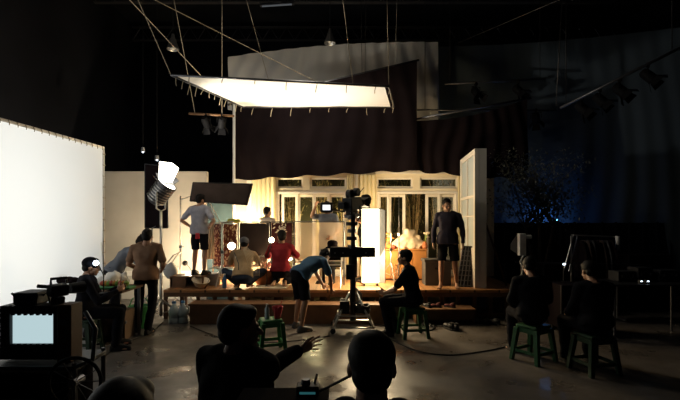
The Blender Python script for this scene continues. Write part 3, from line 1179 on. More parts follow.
c_stand(180.5, 196, 9.4, 0, 'silver stand left of the wooden box holding the brown flag', (P(180.5, 200, 9.4), P(194, 195, 8.93)), spread=.36)
c_stand(222, 224, 8.9, DECK, 'pale stand behind the man with hands on hips, arm sloping up to the brown flag', (P(222, 226, 8.9), P(210, 203, 8.9)), 'whitewood', .012, .25)
c_stand(161, 226, 8.1, 0, 'tall silver stand carrying the big film lamp', None, 'steel', .022, .38, .05)
c_stand(391, 222, 9.3, DECK, 'silver tripod stand on the stage in front of the orange cabinet', None, 'steel', .012, .26, .2)
c_stand(152, 228, 9.28, 0, 'dark stand holding the tall black flag', (P(152, 228, 9.28), P(156, 226, 9.3)), 'darksteel', .014, .3, .9)
t = c_stand(399, 196, 9.62, DECK, 'thin dark stand before the open glass door', None, 'darksteel', .009, .12, 1.0)

# cloth bag hooked on the stand
g = MB()
c = P(171, 271, 9.15)
R = Euler((0, -.55, 0)).to_matrix()
g.loft([ering(c + R @ V((0, 0, z)), R @ V((1, 0, 0)), V((0, 1, 0)), a, b_) for z, a, b_ in ((-.13, .10, .06), (-.09, .14, .085), (0, .15, .095), (.1, .13, .07), (.15, .10, .03))])
t = thing('sandbag', 'grey canvas bag tilted and hanging from the silver stand', 'bag', (c.x, c.y, c.z - .15))
o = g.build('bag_body', 'greycloth', t, smooth=True)
MB().tube([c + R @ V((-.1, 0, .13)), c + V((.05, 0, .32)), P(180.5, 252, 9.38)], .014, 6).tube([c + R @ V((.1, 0, .13)), c + V((.1, .02, .3)), P(180.5, 252, 9.38)], .014, 6).build('strap', 'greycloth', t)

# ------------------------------------------------------------------ big film lamp on its stand
c = P(161, 192, 8.1)
ax = V((.52, -.12, .62)).normalized()
t = thing('film_lamp', 'big film lamp head glowing at its front on the tall silver stand', 'lamp', P(161, 222, 8.1))
R = lookrot(ax)
MB().lathe([(0, -.24), (.10, -.24), (.15, -.19), (.17, -.1), (.17, .14), (.185, .15), (.185, .2), (.16, .2), (.16, .17), (0, .17)], c, 24, R).build('housing', 'darksteel', t, smooth=False, bev=.004)
fins = MB()
for i in range(6):
    z = -.16 + i * .05
    fins.lathe([(.168, z), (.18, z), (.18, z + .012), (.168, z + .012)], c, 24, R)
fins.build('cooling_rib', 'steel', t)
MB().lathe([(0, .172), (.155, .172), (.155, .185), (0, .185)], c, 24, R).build('lens', 'lampglow', t)
yk = MB()
for s in (-1, 1):
    yk.tube([c + V((0, s * .2, 0)), c + V((0, s * .2, -.3)), c + V((0, 0, -.34))], .014, 8)
yk.tube([c + V((0, 0, -.34)), P(161, 226, 8.1)], .022, 8)
yk.build('yoke', 'steel', t)
gc = P(165, 182, 8.1)
gt = P(169, 165.5, 8.0)
ga = (gt - gc).normalized()
gx, gy = frame_for(ga)
# lit gel wrapped round the front of the lamp
MB().loft([ering(gc + ga * .02, gx, gy, .09, .10, 24, 5), ering(gt, gx, gy, .135, .15, 24, 5)]).build('diffusion_gel', 'lampglow', t, smooth=False)
for s, dd in ((1, gx), (-1, gx), (1, gy), (-1, gy)):
    o_ = gc + dd * s * .13
    e = gy if dd is gx else gx
    MB().hexa([o_ - e * .08, o_ + e * .08, o_ + e * .10 + ga * .08 + dd * s * .07, o_ - e * .10 + ga * .08 + dd * s * .07],
              [q + dd * s * .008 for q in (o_ - e * .08, o_ + e * .08, o_ + e * .10 + ga * .08 + dd * s * .07, o_ - e * .10 + ga * .08 + dd * s * .07)]).build('barn_door', 'black', t)


# ------------------------------------------------------------------ small bright work lamps
def work_lamp(px, py, y, z0, bm, label, r=.055, aim=(0, -1, -.1), lean=.12):
    c = P(px, py, y)
    t = thing('work_lamp', label, 'lamp', (c.x + lean, y + .05, z0))
    b0 = V((c.x + lean, y + .05, z0))
    MB().lathe([(0, 0), (.07, 0), (.07, .015), (.02, .03), (0, .03)], b0).build('lamp_base', 'black', t)
    MB().tube([b0 + V((0, 0, .02)), b0 + V((0, 0, (c.z - z0) * .6)), b0.lerp(c, .9) + V((0, .03, .03)), c + V((0, .06, 0))], .008, 6).build('neck', 'black', t, smooth=True)
    R = lookrot(aim)
    MB().lathe([(.015, -r * 1.5), (r * .6, -r * 1.2), (r * 1.15, -.1 * r), (r * 1.1, -.1 * r), (r * .55, -r * 1.1)], c, 20, R).build('lamp_shade', 'black', t, smooth=True)
    MB().ell(c, r, R).build('bulb', bm, t, smooth=True)
    return t


work_lamp(231.5, 246, 8.42, DECK, 'bulb', 'glaring round work lamp at the cap of the squatting man', .068)
work_lamp(271.5, 240, 8.72, DECK, 'bulb', 'glaring small work lamp beside the head of the red-shirted person', .05, lean=-.1)
work_lamp(247, 240, 9.75, DECK, 'bulb', 'added lamp hidden behind the dark brown flag to brighten the house wall', .05, (.1, 1, .1))  # added fixture, out of sight, for the fill on the house wall
work_lamp(185, 263, 9.5, DECK, 'bulb', 'small work lamp glowing low behind the wooden box', .05, (-.4, 1, .2))
work_lamp(96, 263, 6.25, .80, 'bulbcool', 'bluish glaring lamp in front of the dark sitter at the left table', .035, lean=.08)

# tall glowing soft panel in the middle
y = 9.0
x0, x1 = (362 - 340) / FOC * y, (379 - 340) / FOC * y
t = thing('soft_light', 'tall blazing white soft light panel standing on the stage', 'lamp', ((x0 + x1) / 2, y, DECK))
zt = CAM_H + 13 / FOC * y
MB().bb(x0, x1, y - .02, y + .0, DECK + .06, zt).build('diffuser', 'panelglow', t)
MB().bb(x0 - .01, x1 + .012, y + .001, y + .12, DECK + .05, zt + .02).build('housing', 'steel', t, bev=.01)
xe = (384 - 340) / FOC * y
MB().hexa([(x1 + .014, y - .03, DECK + .05), (x1 + .014, y - .03, zt + .01), (xe, y - .22, zt - .03), (xe, y - .22, DECK + .08)],
          [(x1 + .026, y - .02, DECK + .05), (x1 + .026, y - .02, zt + .01), (xe + .012, y - .21, zt - .03), (xe + .012, y - .21, DECK + .08)]).build('side_flap', 'greycloth', t)
for xx in (x0 + .02, x1 - .06):
    MB().bb(xx, xx + .04, y - .1, y + .2, DECK, DECK + .05).build('foot', 'darksteel', t)

# ------------------------------------------------------------------ camera stand and film camera
CX, CY = (353 - 340) / FOC * 7.55, 7.55
t = thing('camera_stand', 'heavy black camera stand with silver wheeled base in front of the stage', 'stand', (CX, CY, 0))
ZA = CAM_H - (252 - HORIZON) / FOC * CY
MB().tube([(CX, CY, .16), (CX, CY, ZA)], .05, 14).tube([(CX, CY, ZA - .42), (CX, CY, ZA - .06)], .075, 14).build('lower_column', 'black', t, smooth=True)
MB().tube([(CX, CY, ZA), (CX, CY, 1.92)], .038, 12).build('upper_column', 'darksteel', t, smooth=True)
for z, r in ((1.36, .07), (1.5, .09), (1.62, .075), (1.74, .1), (1.84, .07)):
    MB().tube([(CX - .02, CY, z), (CX - .02, CY, z + .06)], r, 14).build('column_clamp', 'darksteel' if r < .08 else 'black', t)
MB().bb(CX - .385, CX + .37, CY - .06, CY + .06, ZA - .085, ZA + .085).build('cross_arm', 'black', t, bev=.012)
bl = MB()
for px in (327, 335, 343, 366):
    bl.tube([P(px, 253, CY - .064), P(px, 253, CY - .075)], .014, 10)
bl.build('arm_bolt', 'steel', t)
MB().bb(CX - .12, CX + .03, CY - .16, CY - .055, ZA - .44, ZA - .20).build('control_box', 'black', t, bev=.015)
MB().tube([(CX + .05, CY, .7), (CX + .14, CY - .04, .6), (CX + .12, CY - .05, .48), (CX, CY - .04, .45)], .02, 8).build('crank_handle', 'darksteel', t, smooth=True)
for sx, sy in ((-1, -1), (1, -1), (-1, 1), (1, 1)):
    a = V((CX + sx * .06, CY + sy * .05, .62))
    b_ = V((CX + sx * .33, CY + sy * .28, .08))
    lg = MB().tube([a, b_], .018, 8).build('leg', 'steel', t, smooth=True)
    MB().ell(b_ + V((0, 0, -.035)), (.045, .02, .045), None, 12, 8).build('caster', 'rubber', lg, smooth=True)
for z, e in ((.28, .255), (.10, .325)):
    f = MB()
    for a, b_ in (((-1, -1), (1, -1)), ((1, -1), (1, 1)), ((1, 1), (-1, 1)), ((-1, 1), (-1, -1))):
        f.tube([(CX + a[0] * e, CY + a[1] * e * .85, z), (CX + b_[0] * e, CY + b_[1] * e * .85, z)], .014, 8)
    f.build('base_rail', 'steel', t)
tag(MB().bb(CX - .22, CX - .06, CY - .17, CY + .17, .30, .50).bb(CX - .20, CX - .08, CY - .05, CY + .05, .50, .52).build('battery_case', 'black', bev=.02, origin=(CX - .14, CY, .3)),
    'black battery case lying in the silver base of the camera stand', 'case')
t = thing('cable_reel', 'round coil of black cable lying in the camera stand base', 'cable', (CX + .16, CY, .3))
for i in range(5):
    MB().tube([(CX + .16 + (.11 + .006 * (i % 2)) * math.cos(a * PI / 10), CY - .03 + (.14) * math.sin(a * PI / 10), .31 + i * .027 + .01 * math.sin(a)) for a in range(21)], .014, 7).build('cable_loop', 'cable', t, smooth=True)

c = P(352, 204, CY + .12)
t = thing('film_camera', 'black film camera on top of the stand, lens pointing at the set', 'camera', (CX, CY + .1, 1.92))
R = Euler((.1, 0, -.55)).to_matrix()
bd = MB().box(c, (.19, .34, .22), R).box(c + R @ V((.02, -.05, -.14)), (.12, .22, .08), R)
bd.build('camera_body', 'black', t, bev=.012)
MB().lathe([(0, 0), (.06, 0), (.06, .12), (.07, .13), (.07, .24), (0, .24)], c + R @ V((0, .16, 0)), 20, R @ Euler((-PI / 2, 0, 0)).to_matrix()).build('lens', 'plastic', t, smooth=False)
MB().hexa([c + R @ V((x, .34, z)) for x, z in ((-.06, -.05), (.06, -.05), (.06, .05), (-.06, .05))], [c + R @ V((x, .44, z)) for x, z in ((-.11, -.09), (.11, -.09), (.11, .09), (-.11, .09))]).build('matte_box', 'plastic', t)
R2 = R @ Euler((0, PI / 2, 0)).to_matrix()
for dx, dz, r in ((-.03, .16, .088), (.075, .20, .07)):
    MB().lathe([(0, -.045), (r, -.045), (r, .045), (0, .045)], c + V((dx, 0, dz)), 24, R2).build('film_magazine', 'black', t, bev=.006)
MB().tube([c + V((-.03, -.1, .11)), c + V((-.03, -.1, .17)), c + V((-.03, .12, .17)), c + V((-.03, .12, .11))], .013, 8).build('top_handle', 'plastic', t)
MB().tube([P(357, 196, CY), P(364, 187.5, CY)], [.010, .007], 6).build('antenna', 'cable', t)
MB().box(c + V((-.16, -.12, -.03)), (.13, .10, .11), R).build('side_module', 'plastic', t, bev=.008)
MB().tube([c + V((-.12, -.1, 0)), c + V((-.22, -.2, .04))], .012, 6).build('monitor_arm', 'darksteel', t)
MB().tube([c + V((.12, -.1, -.05)), c + V((.14, -.2, -.2)), c + V((.05, -.16, -.34)), c + V((.02, -.08, -.48))], .011, 6).build('cable', 'cable', t, smooth=True)
for s in (-1, 1):
    MB().tube([c + V((s * .03, .17, -.13)), c + V((s * .03, -.24, -.16))], .009, 6).build('rod', 'steel', t)
MB().box(c + V((0, 0, -.2)), (.2, .2, .06), R).build('tilt_head', 'darksteel', t, bev=.01)
m0 = P(326.5, 207.5, CY - .2)
t = thing('camera_monitor', 'small camera monitor with bright white picture on the left of the film camera', 'monitor', m0)
MB().bb(m0.x - .105, m0.x + .105, m0.y, m0.y + .05, m0.z - .085, m0.z + .085).build('monitor_case', 'plastic', t, bev=.03)
MB().bb(m0.x - .062, m0.x + .062, m0.y - .003, m0.y - .0005, m0.z - .042, m0.z + .042).build('screen', 'screenwhite', t)
MB().tube([m0 + V((.09, .03, -.04)), P(345, 212, CY)], .012, 6).build('bracket', 'darksteel', t)

# ------------------------------------------------------------------ folding chair, case and hat behind the bending man
c = P(331, 285, 8.75)
t = thing('folding_chair', 'black folding chair on the stage behind the bending man', 'chair', (c.x, 8.8, DECK))
MB().bb(-.19, .19, -.18, .18, .40, .43).build('seat', 'black', t, local=True, bev=.01)
MB().bb(-.19, .19, -.2, -.17, .53, .74).build('backrest', 'blackcloth', t, local=True, bev=.008)
for sx in (-.2, .2):
    MB().tube([(sx, -.19, .76), (sx, -.17, .42), (sx, .19, 0)], .012, 8).build('leg', 'steel', t, local=True)
    MB().tube([(sx * .92, .17, .42), (sx * .92, -.2, 0)], .012, 8).build('leg', 'steel', t, local=True)
h = P(332.5, 248, 8.6)
t = thing('hat', 'round black hat on top of the black folding chair', 'hat', (h.x, 8.61, DECK + .765))
MB().lathe([(0, 0), (.13, 0), (.135, .015), (.10, .03), (.10, .10), (.08, .135), (.03, .15), (0, .15)]).build('hat_felt', 'blackcloth', t, local=True, smooth=True)

# ------------------------------------------------------------------ cabinet, cloth and props near the right windows
y = 9.75
x0, x1 = (384 - 340) / FOC * y, (427 - 340) / FOC * y
zt = CAM_H - (249 - HORIZON) / FOC * y
t = thing('cabinet', 'orange wooden low cabinet on the stage under the right windows', 'cabinet', ((x0 + x1) / 2, y + .2, DECK))
MB().bb(x0, x1, y + .02, y + .42, DECK + .03, zt - .03).build('body', 'orangewood', t, bev=.004)
MB().bb(x0 - .015, x1 + .015, y - .01, y + .43, zt - .03, zt).build('top', 'orangewood', t, bev=.004)
MB().bb(x0 + .02, x1 - .02, y + .04, y + .40, DECK, DECK + .03).build('plinth', 'darkwood', t)
wd = (x1 - x0) / 3
for i in range(3):
    d = MB().bb(x0 + i * wd + .008, x0 + (i + 1) * wd - .008, y, y + .02, DECK + .05, zt - .05).build('door', 'orangewood', t, bev=.004)
    MB().ell((x0 + i * wd + wd * .82, y - .01, (DECK + zt) / 2), .014, None, 10, 8).build('knob', 'darkwood', d, smooth=True)
CABZ = zt
o = MB()
for px, py, r in ((397, 244, .11), (404, 240, .15), (410, 235, .13), (415, 239, .14), (420, 244, .11), (402, 246, .11), (412, 245, .14)):
    o.ell(P(px, py, 9.95), (r, r * .8, r), None, 14, 10)
o = remesh(o, 'white_cloth', 'whitecloth', .02, None, 22, .07, 4)
tag(o, 'crumpled white cloth heaped on the orange cabinet', 'cloth')


def flowers(px, y, z0, label, n=9, m='fruitorange', hh=.28):
    x = (px - 340) / FOC * y
    t = thing('flower_vase', label, 'vase', (x, y, z0))
    MB().lathe([(0, 0), (.045, 0), (.065, .05), (.05, .11), (.03, .14), (.04, .16), (.033, .16), (.0, .14)]).build('vase', 'terracotta', t, local=True, smooth=True)
    for i in range(n):
        a = random.uniform(0, 2 * PI)
        q = V((math.cos(a) * random.uniform(.02, .12), math.sin(a) * random.uniform(.02, .1), hh * random.uniform(.75, 1.2)))
        s = MB().tube([(0, 0, .14), q * .7 + V((0, 0, .04)), q], .004, 5).build('stem', 'fruitgreen', t, local=True)
        f = MB()
        for j in range(6):
            f.ell(q + V((.022 * math.cos(j * PI / 3), .022 * math.sin(j * PI / 3), 0)), (.018, .018, .012), None, 6, 5)
        f.ell(q, .016, None, 6, 5).build('blossom', m, s, local=True)
    return t


flowers(388, 9.92, CABZ, 'vase of orange flowers on the left end of the orange cabinet')
flowers(425, 9.84, CABZ, 'vase of pale flowers on the right end of the orange cabinet', 7, 'petal', .3)
for px, r, m, l in ((389.5, .05, 'fruitorange', 'orange fruit lying left of the white cloth on the cabinet'), (393.5, .045, 'fruitred', 'red fruit lying beside the white cloth on the cabinet')):
    x = (px - 340) / FOC * 9.82
    o = MB().ell((0, 0, 0), (r, r, r * .95)).tube([(0, 0, r * .85), (.006, 0, r * 1.2)], .004, 5).build('fruit', m, smooth=True)
    o.location = (x, 9.82, CABZ + r * .95)
    tag(o, l, 'fruit')
# crate behind the standing man
y = 8.95
x0, x1 = (424.5 - 340) / FOC * y, (452.5 - 340) / FOC * y
t = thing('crate', 'dark grey lidded crate on the stage behind the standing man', 'crate', ((x0 + x1) / 2, y + .2, DECK))
MB().bb(x0 + .02, x1 - .02, y + .02, y + .4, DECK, 1.0).build('crate_body', 'grey', t, bev=.01)
MB().bb(x0, x1, y, y + .42, 1.0, 1.06).build('lid', 'grey', t, bev=.012)
MB().bb((x0 + x1) / 2 - .07, (x0 + x1) / 2 + .07, y - .01, y + .018, .86, .9).build('handle', 'plastic', t, bev=.004)
# slatted dark panel leaning
t = thing('slatted_panel', 'dark slatted grid panel leaning against the white window flat', 'panel', P(468, 290, 8.85))
a, b_, c_, d_ = P(456, 290, 8.75), P(474, 291, 8.75), P(478, 247, 9.0), P(463, 246, 9.0)
g = MB()
for i in range(6):
    q = i / 5
    g.tube([a.lerp(b_, q), d_.lerp(c_, q)], .011, 6)
for i in range(10):
    q = i / 9
    g.tube([a.lerp(d_, q), b_.lerp(c_, q)], .009, 6)
g.build('grid', 'darksteel', t)
n_ = (b_ - a).cross(d_ - a).normalized() * .02
MB().hexa([a - n_, b_ - n_, c_ - n_, d_ - n_], [a - n_ * 1.6, b_ - n_ * 1.6, c_ - n_ * 1.6, d_ - n_ * 1.6]).build('backing', 'plastic', t)

# the tall white window flat that closes the set on the right
xn, yn, xf, yf, zt = 2.565, 8.62, 2.72, 10.25, 3.2
t = thing('window_flat', 'tall white scenery flat with window panes closing the set on the right', 'flat', ((xn + xf) / 2 + .1, 9.4, DECK))
TH = .225


def flat_box(u0, u1, z0, z1, d0, d1):
    def q(u, d, z):
        return V((xn + (xf - xn) * u + d, yn + (yf - yn) * u, z))
    return [q(u0, d0, z0), q(u1, d0, z0), q(u1, d0, z1), q(u0, d0, z1)], [q(u0, d1, z0), q(u1, d1, z0), q(u1, d1, z1), q(u0, d1, z1)]


fr = MB()
for u0, u1, z0, z1 in ((0, .09, DECK, zt), (.91, 1, DECK, zt), (.09, .91, zt - .1, zt), (.09, .91, DECK, DECK + .75)):
    fr.hexa(*flat_box(u0, u1, z0, z1, 0, .08))
fr.build('frame', 'whitewood', t)
fr = MB()
for u0, u1, z0, z1 in ((.48, .52, DECK + .75, zt - .1), (.09, .48, 2.28, 2.33), (.52, .91, 2.28, 2.33), (.09, .48, 1.9, 1.93), (.52, .91, 1.9, 1.93)):
    fr.hexa(*flat_box(u0, u1, z0, z1, .0, .05))
fr.build('glazing_bar', 'whitewood', t)
MB().hexa(*flat_box(.09, .91, DECK + .75, zt - .1, .025, .035)).build('pane', 'frostpane', t)
MB().hexa(*flat_box(0, 1, DECK, zt, .085, TH)).build('backing', 'whitewood', t)
MB().tube([(xn + TH + .5, 8.95, DECK), (xn + TH, 8.9, 2.0)], .02, 6).build('brace', 'wood', t)

# terracotta pot and white flowers between the squatting man and red shirt
b = P(264, 276, 9.05)
t = thing('plant_pot', 'round terracotta pot with pale flowers left of the red shirt', 'pot', (b.x, 9.08, DECK))
MB().lathe([(0, 0), (.13, 0), (.19, .09), (.20, .2), (.17, .28), (.18, .30), (.15, .3), (.14, .25), (0, .25)]).build('pot_shell', 'terracotta', t, local=True, smooth=True)
for i in range(22):
    a = random.uniform(0, 2 * PI)
    rr = random.uniform(0, .16)
    q = V((rr * math.cos(a) - .03, rr * math.sin(a), .42 + random.uniform(-.06, .12)))
    f = MB()
    for j in range(5):
        f.ell(q + V((.03 * math.cos(j * 1.257), .012 * math.sin(j * 3), .03 * math.sin(j * 1.257))), (.026, .02, .026), None, 7, 5)
    f.tube([(0, 0, .26), q], .006, 5)
    f.build('flower', 'petal', t, local=True)
# pale sheet standing in for a brightly lit patch of deck
o = MB().grid(24, 14, lambda u, v: V((-1.62 + u * .62, 8.5 + v * .5 + .03 * math.sin(u * 7), DECK + .012 + .01 * abs(noise.noise(V((u * 6, v * 6, 1)))))))
o = o.build('lit_patch_sheet', 'whitecloth', smooth=True, solid=.006, origin=(-1.3, 8.7, DECK))
tag(o, 'pale sheet standing in for the lit patch of stage floor before the red-shirted person', 'cloth')
# bundle of thin pale cables over the squatting man's shoulder
t = thing('cable_bundle', 'bundle of thin pale cables looping down beside the squatting man', 'cable', P(255, 268, 8.42))
for i in range(7):
    a, b_ = P(243 + i * .5, 249 - i * .4, 8.5), P(252 + i * 1.2, 276, 8.56)
    md = a.lerp(b_, .5) + V((.04 + .02 * i, -.06, -.06 + .02 * i))
    pts = []
    for j in range(13):
        q = j / 12
        pts.append(a * (1 - q) ** 2 + md * 2 * q * (1 - q) + b_ * q * q)
    MB().tube(pts, .005, 5).build('strand', 'rope', t, smooth=True)

# ------------------------------------------------------------------ garden behind the glass
def garden_bush(x, y, label, h=1.9, n=26, lf=220, m='leaflit', group='garden bushes behind the house windows'):
    t = thing('garden_bush', label, 'bush', (x, y, 0), 0, group)
    b = MB()
    tips = []
    for i in range(n):
        a = random.uniform(0, 2 * PI)
        r = random.uniform(.1, .30)
        q1 = V((r * .4 * math.cos(a), r * .3 * math.sin(a), h * random.uniform(.4, .6)))
        q2 = V((r * math.cos(a), r * .6 * math.sin(a), h * random.uniform(.75, 1.1)))
        q3 = q2 + V((random.uniform(-.12, .12), random.uniform(-.1, .1), random.uniform(.05, .3)))
        b.tube([(0, 0, 0), q1, q2, q3], [.014, .01, .006, .003], 5)
        tips += [q1.lerp(q2, .5), q2, q3]
    b.build('branches', 'twig', t, local=True)
    l = MB()
    for i in range(lf):
        q = random.choice(tips) + V((random.gauss(0, .07), random.gauss(0, .07), random.gauss(0, .14)))
        d = V((random.gauss(0, 1), random.gauss(0, 1), random.gauss(0, .7))).normalized()
        x_, y_ = frame_for(d)
        s = random.uniform(.03, .06)
        l.add([q, q + d * s + x_ * s * .35, q + d * s * 2, q + d * s - x_ * s * .35], [(0, 1, 2, 3)])
    l.build('leaves', m, t, local=True)
    return t


for x, l in ((-1.2, 'garden bush with pale twigs behind the leftmost glass door'), (-.5, 'garden bush with arching twigs behind the middle of the left glass doors'),
             (.2, 'garden bush behind the right end of the left glass doors'), (1.1, 'dark leafy bush behind the left end of the right doors'), (1.8, 'dark leafy bush behind the open door'), (2.5, 'dark leafy bush behind the right end of the right doors')):
    garden_bush(x, 11.25 + .1 * math.sin(x * 9), l, 2.5, 24, 420)
tag(MB().bb(-2.6, 3.6, 11.80, 11.86, 0, 3.1).build('garden_backing', 'gardendark', origin=(0, 11.8, 0)), 'dark cloth backing behind the garden bushes of the set', 'backing')

# ------------------------------------------------------------------ left table and its clutter
TY = 6.9
TZ = .80
x0, x1 = (67 - 340) / FOC * TY, (133 - 340) / FOC * TY
t = thing('work_table', 'dark long work table crowded with props before the white screen', 'table', ((x0 + x1) / 2, TY, 0))
MB().bb(x0, x1, TY - .35, TY + .4, TZ - .035, TZ).build('tabletop', 'darkwood', t, bev=.006)
for x in (x0 + .06, x1 - .06):
    for yy in (TY - .3, TY + .34):
        MB().bb(x - .02, x + .02, yy - .02, yy + .02, 0, TZ - .036).build('leg', 'darksteel', t)
MB().bb(x0 + .1, x1 - .1, TY - .01, TY + .03, .25, .29).build('stretcher', 'darksteel', t)
o = MB()
for i in range(6):
    o.ell(P(49 + i * 5, 280 + (i % 2) * .6, 6.85), (.07, .10, .055), None, 12, 8)
tag(remesh(o, 'cloth_roll', 'blackcloth', .014, None, 3), 'dark rolled cloth lying on the left end of the work table', 'cloth')
tag(MB().box((P(110, 0, 6.72).x, 6.78, TZ + .02), (.62, .22, .035)).build('tray', 'green', bev=.01, origin=(P(110, 0, 6.72).x, 6.78, TZ)), 'green tray on the front edge of the work table', 'tray')
for px, py, y, r, l in ((112.5, 272, 7.0, (.12, .12, .12), 'rounded white plastic bag on the work table behind the fruit'),
                        (123, 273, 7.1, (.10, .1, .10), 'small white plastic bag right of the rounded one on the work table'),
                        (104, 276, 7.15, (.09, .08, .08), 'crumpled white bag at the left of the bags on the work table')):
    o = MB()
    c = P(px, py, y)
    c.z = TZ + r[2] * .95
    o.ell(c, r).ell(c + V((.03, 0, r[2] * .8)), (r[0] * .35, r[1] * .35, r[2] * .5)).ell(c + V((-.05, .02, -.02)), (r[0] * .8, r[1] * .8, r[2] * .8))
    o = remesh(o, 'plastic_bag', 'white', .013, None, 1, .035, px)
    tag(o, l, 'bag')
kinds = [('fruitred', 'tomato', 'red tomato'), ('fruitorange', 'orange', 'orange fruit'), ('fruitgreen', 'lime', 'green lime')]
i = 0
protos = {}
for row, (yy, n) in enumerate(((6.80, 9), (6.90, 8))):
    for j in range(n):
        m, nm, w_ = kinds[(i * 7 + row) % 3]
        if nm not in protos:
            me = MB().ell((0, 0, 0), (.045, .045, .041), None, 14, 10).tube([(0, 0, .036), (.004, 0, .052)], .005, 5).mesh(nm)
            me.materials.append(M[m])
            for p in me.polygons:
                p.use_smooth = True
            protos[nm] = me
        o = bpy.data.objects.new(nm, protos[nm])
        COL.objects.link(o)
        px = 103 + j * 2.9 + row * 1.4
        o.location = ((px - 340) / FOC * yy, yy, TZ + (.078 if row == 0 else .041))
        o.rotation_euler = (0, 0, i)
        tag(o, w_ + ' in the fruit heap on the green tray of the work table' if row == 0 else w_ + ' in the loose row behind the green tray on the work table', nm, 'fruit on the work table')
        i += 1
c = P(120, 330, 7.1)
t = thing('cardboard_box', 'brown cardboard box under the right end of the work table', 'box', (c.x, 7.05, 0))
MB().box((0, 0, .22), (.36, .34, .44)).build('box_shell', 'cardboard', t, local=True, bev=.005)
MB().box((0, -.03, .442), (.36, .01, .003)).box((-.1, -.26, .40), (.16, .18, .006), Euler((.6, 0, 0)).to_matrix()).build('flap', 'cardboard', t, local=True)
c = P(137, 332, 7.45)
t = thing('green_basket', 'bright green plastic basket on the floor behind the man standing at the table', 'basket', (c.x - .07, 7.7, 0))
MB().lathe([(0, 0), (.11, 0), (.17, .36), (.185, .37), (.18, .385), (.16, .37), (.105, .015), (0, .015)]).build('basket_shell', 'green', t, local=True)
MB().tube([(-.17, 0, .37), (-.12, 0, .5), (0, 0, .54), (.12, 0, .5), (.17, 0, .37)], .01, 6).build('handle', 'green', t, local=True)
# water jugs on the floor left of the steps
for px, yy, l in ((174, 8.05, 'cloudy water jug on the floor left of the step bench'), (183, 8.1, 'cloudy water jug touching the left end of the step bench')):
    x = (px - 340) / FOC * yy
    t = thing('water_jug', l, 'jug', (x, yy, 0), 0, 'water jugs by the steps')
    MB().lathe([(0, 0), (.085, 0), (.09, .02), (.09, .09), (.083, .10), (.09, .11), (.09, .24), (.035, .32), (.03, .36), (0, .36)]).build('jug_body', 'clearplastic', t, local=True, smooth=True)
    MB().lathe([(0, .355), (.035, .355), (.035, .39), (0, .39)]).build('screw_cap', 'bluebottle', t, local=True)
    MB().tube([(.05, 0, .31), (.1, 0, .3), (.1, 0, .2), (.085, 0, .17)], .010, 6).build('handle', 'clearplastic', t, local=True)
# shoes under the stage at the right
def shoe_pair(px, py, y, label, m, rz, z=0.0, sc=1.0):
    c = P(px, py, y)
    t = thing('shoe_pair' if False else 'sandal', label, 'sandal', (c.x, y, z), rz, 'footwear before the stage')
    MB().loft([[V((x, q, zz)) * sc for x, q in ((-.04, -.12), (.04, -.12), (.05, .04), (.035, .13), (-.02, .14), (-.05, .05))] for zz in (0, .022)]).build('sole', 'rubber', t, local=True, bev=.003)
    st = MB()
    for s in (-1, 1):
        st.tube([V((.0, .09, .022)) * sc, V((s * .025, .05, .07)) * sc, V((s * .045, -.01, .022)) * sc], .009, 6)
    st.build('strap', m, t, local=True)
    return t


shoe_pair(425, 324, 7.75, 'dark sandal lying leftmost in the row before the low right step', 'plastic', .4)
shoe_pair(431, 327, 7.6, 'dark sandal beside the leftmost one before the low right step', 'plastic', -.5)
for px, py, y, l in ((440, 327, 7.62, 'small black shoe in the row before the low right step'), ):
    pass


def low_shoe(px, y, label, m, rz, z=0.0, sc=1.0):
    x = (px - 340) / FOC * y
    t = thing('shoe', label, 'shoe', (x, y, z), rz, 'footwear before the stage')
    MB().loft([[V((q, w_, zz)) * sc for q, w_ in ((-.038, -.13), (.038, -.13), (.05, .04), (.035, .14), (-.035, .14), (-.05, .04))] for zz in (0, .025)]).build('sole', 'rubber', t, local=True, bev=.004)
    u = MB().ell(V((0, -.06, .055)) * sc, V((.042, .07, .05)) * sc, None, 14, 10).ell(V((0, .06, .04)) * sc, V((.046, .08, .035)) * sc, None, 14, 10)
    u.build('upper', m, t, local=True, smooth=True)
    MB().lathe([(.028 * sc, .085 * sc), (.034 * sc, .09 * sc), (.034 * sc, .108 * sc), (.024 * sc, .108 * sc)], (0, -.07 * sc, 0), 16).build('collar', m, t, local=True)
    return t


low_shoe(449, 7.62, 'black shoe, left one of the pair standing before the low right step', 'plastic', .3, 0, 1.15)
low_shoe(456, 7.58, 'black shoe, right one of the pair standing before the low right step', 'plastic', -.2, 0, 1.15)
low_shoe(483, 8.0, 'dark shoe on the floor right of the low open step', 'plastic', 1.1)
low_shoe(493, 8.0, 'dark shoe lying further right beneath the stage edge', 'plastic', .8)
low_shoe(436, 8.12, 'dark reddish shoe on the low open step, left one', 'maroon', 1.2, .27, .8)
low_shoe(450, 8.12, 'dark reddish shoe on the low open step, right one', 'maroon', .9, .27, .8)
low_shoe(427, 8.15, 'black shoe at the left end of the low open step', 'plastic', .4, .27, .8)


def floor_cable(pts, label, r=.008, m='cable'):
    P_ = [V(p) for p in pts]
    out = []
    for i in range(len(P_) - 1):
        a = P_[max(i - 1, 0)]
        b, c = P_[i], P_[i + 1]
        d = P_[min(i + 2, len(P_) - 1)]
        for j in range(8):
            q = j / 8
            out.append(.5 * ((2 * b) + (c - a) * q + (2 * a - 5 * b + 4 * c - d) * q * q + (3 * b - a - 3 * c + d) * q ** 3))
    out.append(P_[-1])
    o = MB().tube(out, r, 6).build('floor_cable', m, smooth=True, origin=P_[0])
    return tag(o, label, 'cable')


def G(px, py, z=.009):
    y = (CAM_H - z) * FOC / (py - HORIZON)
    return P(px, py, y)


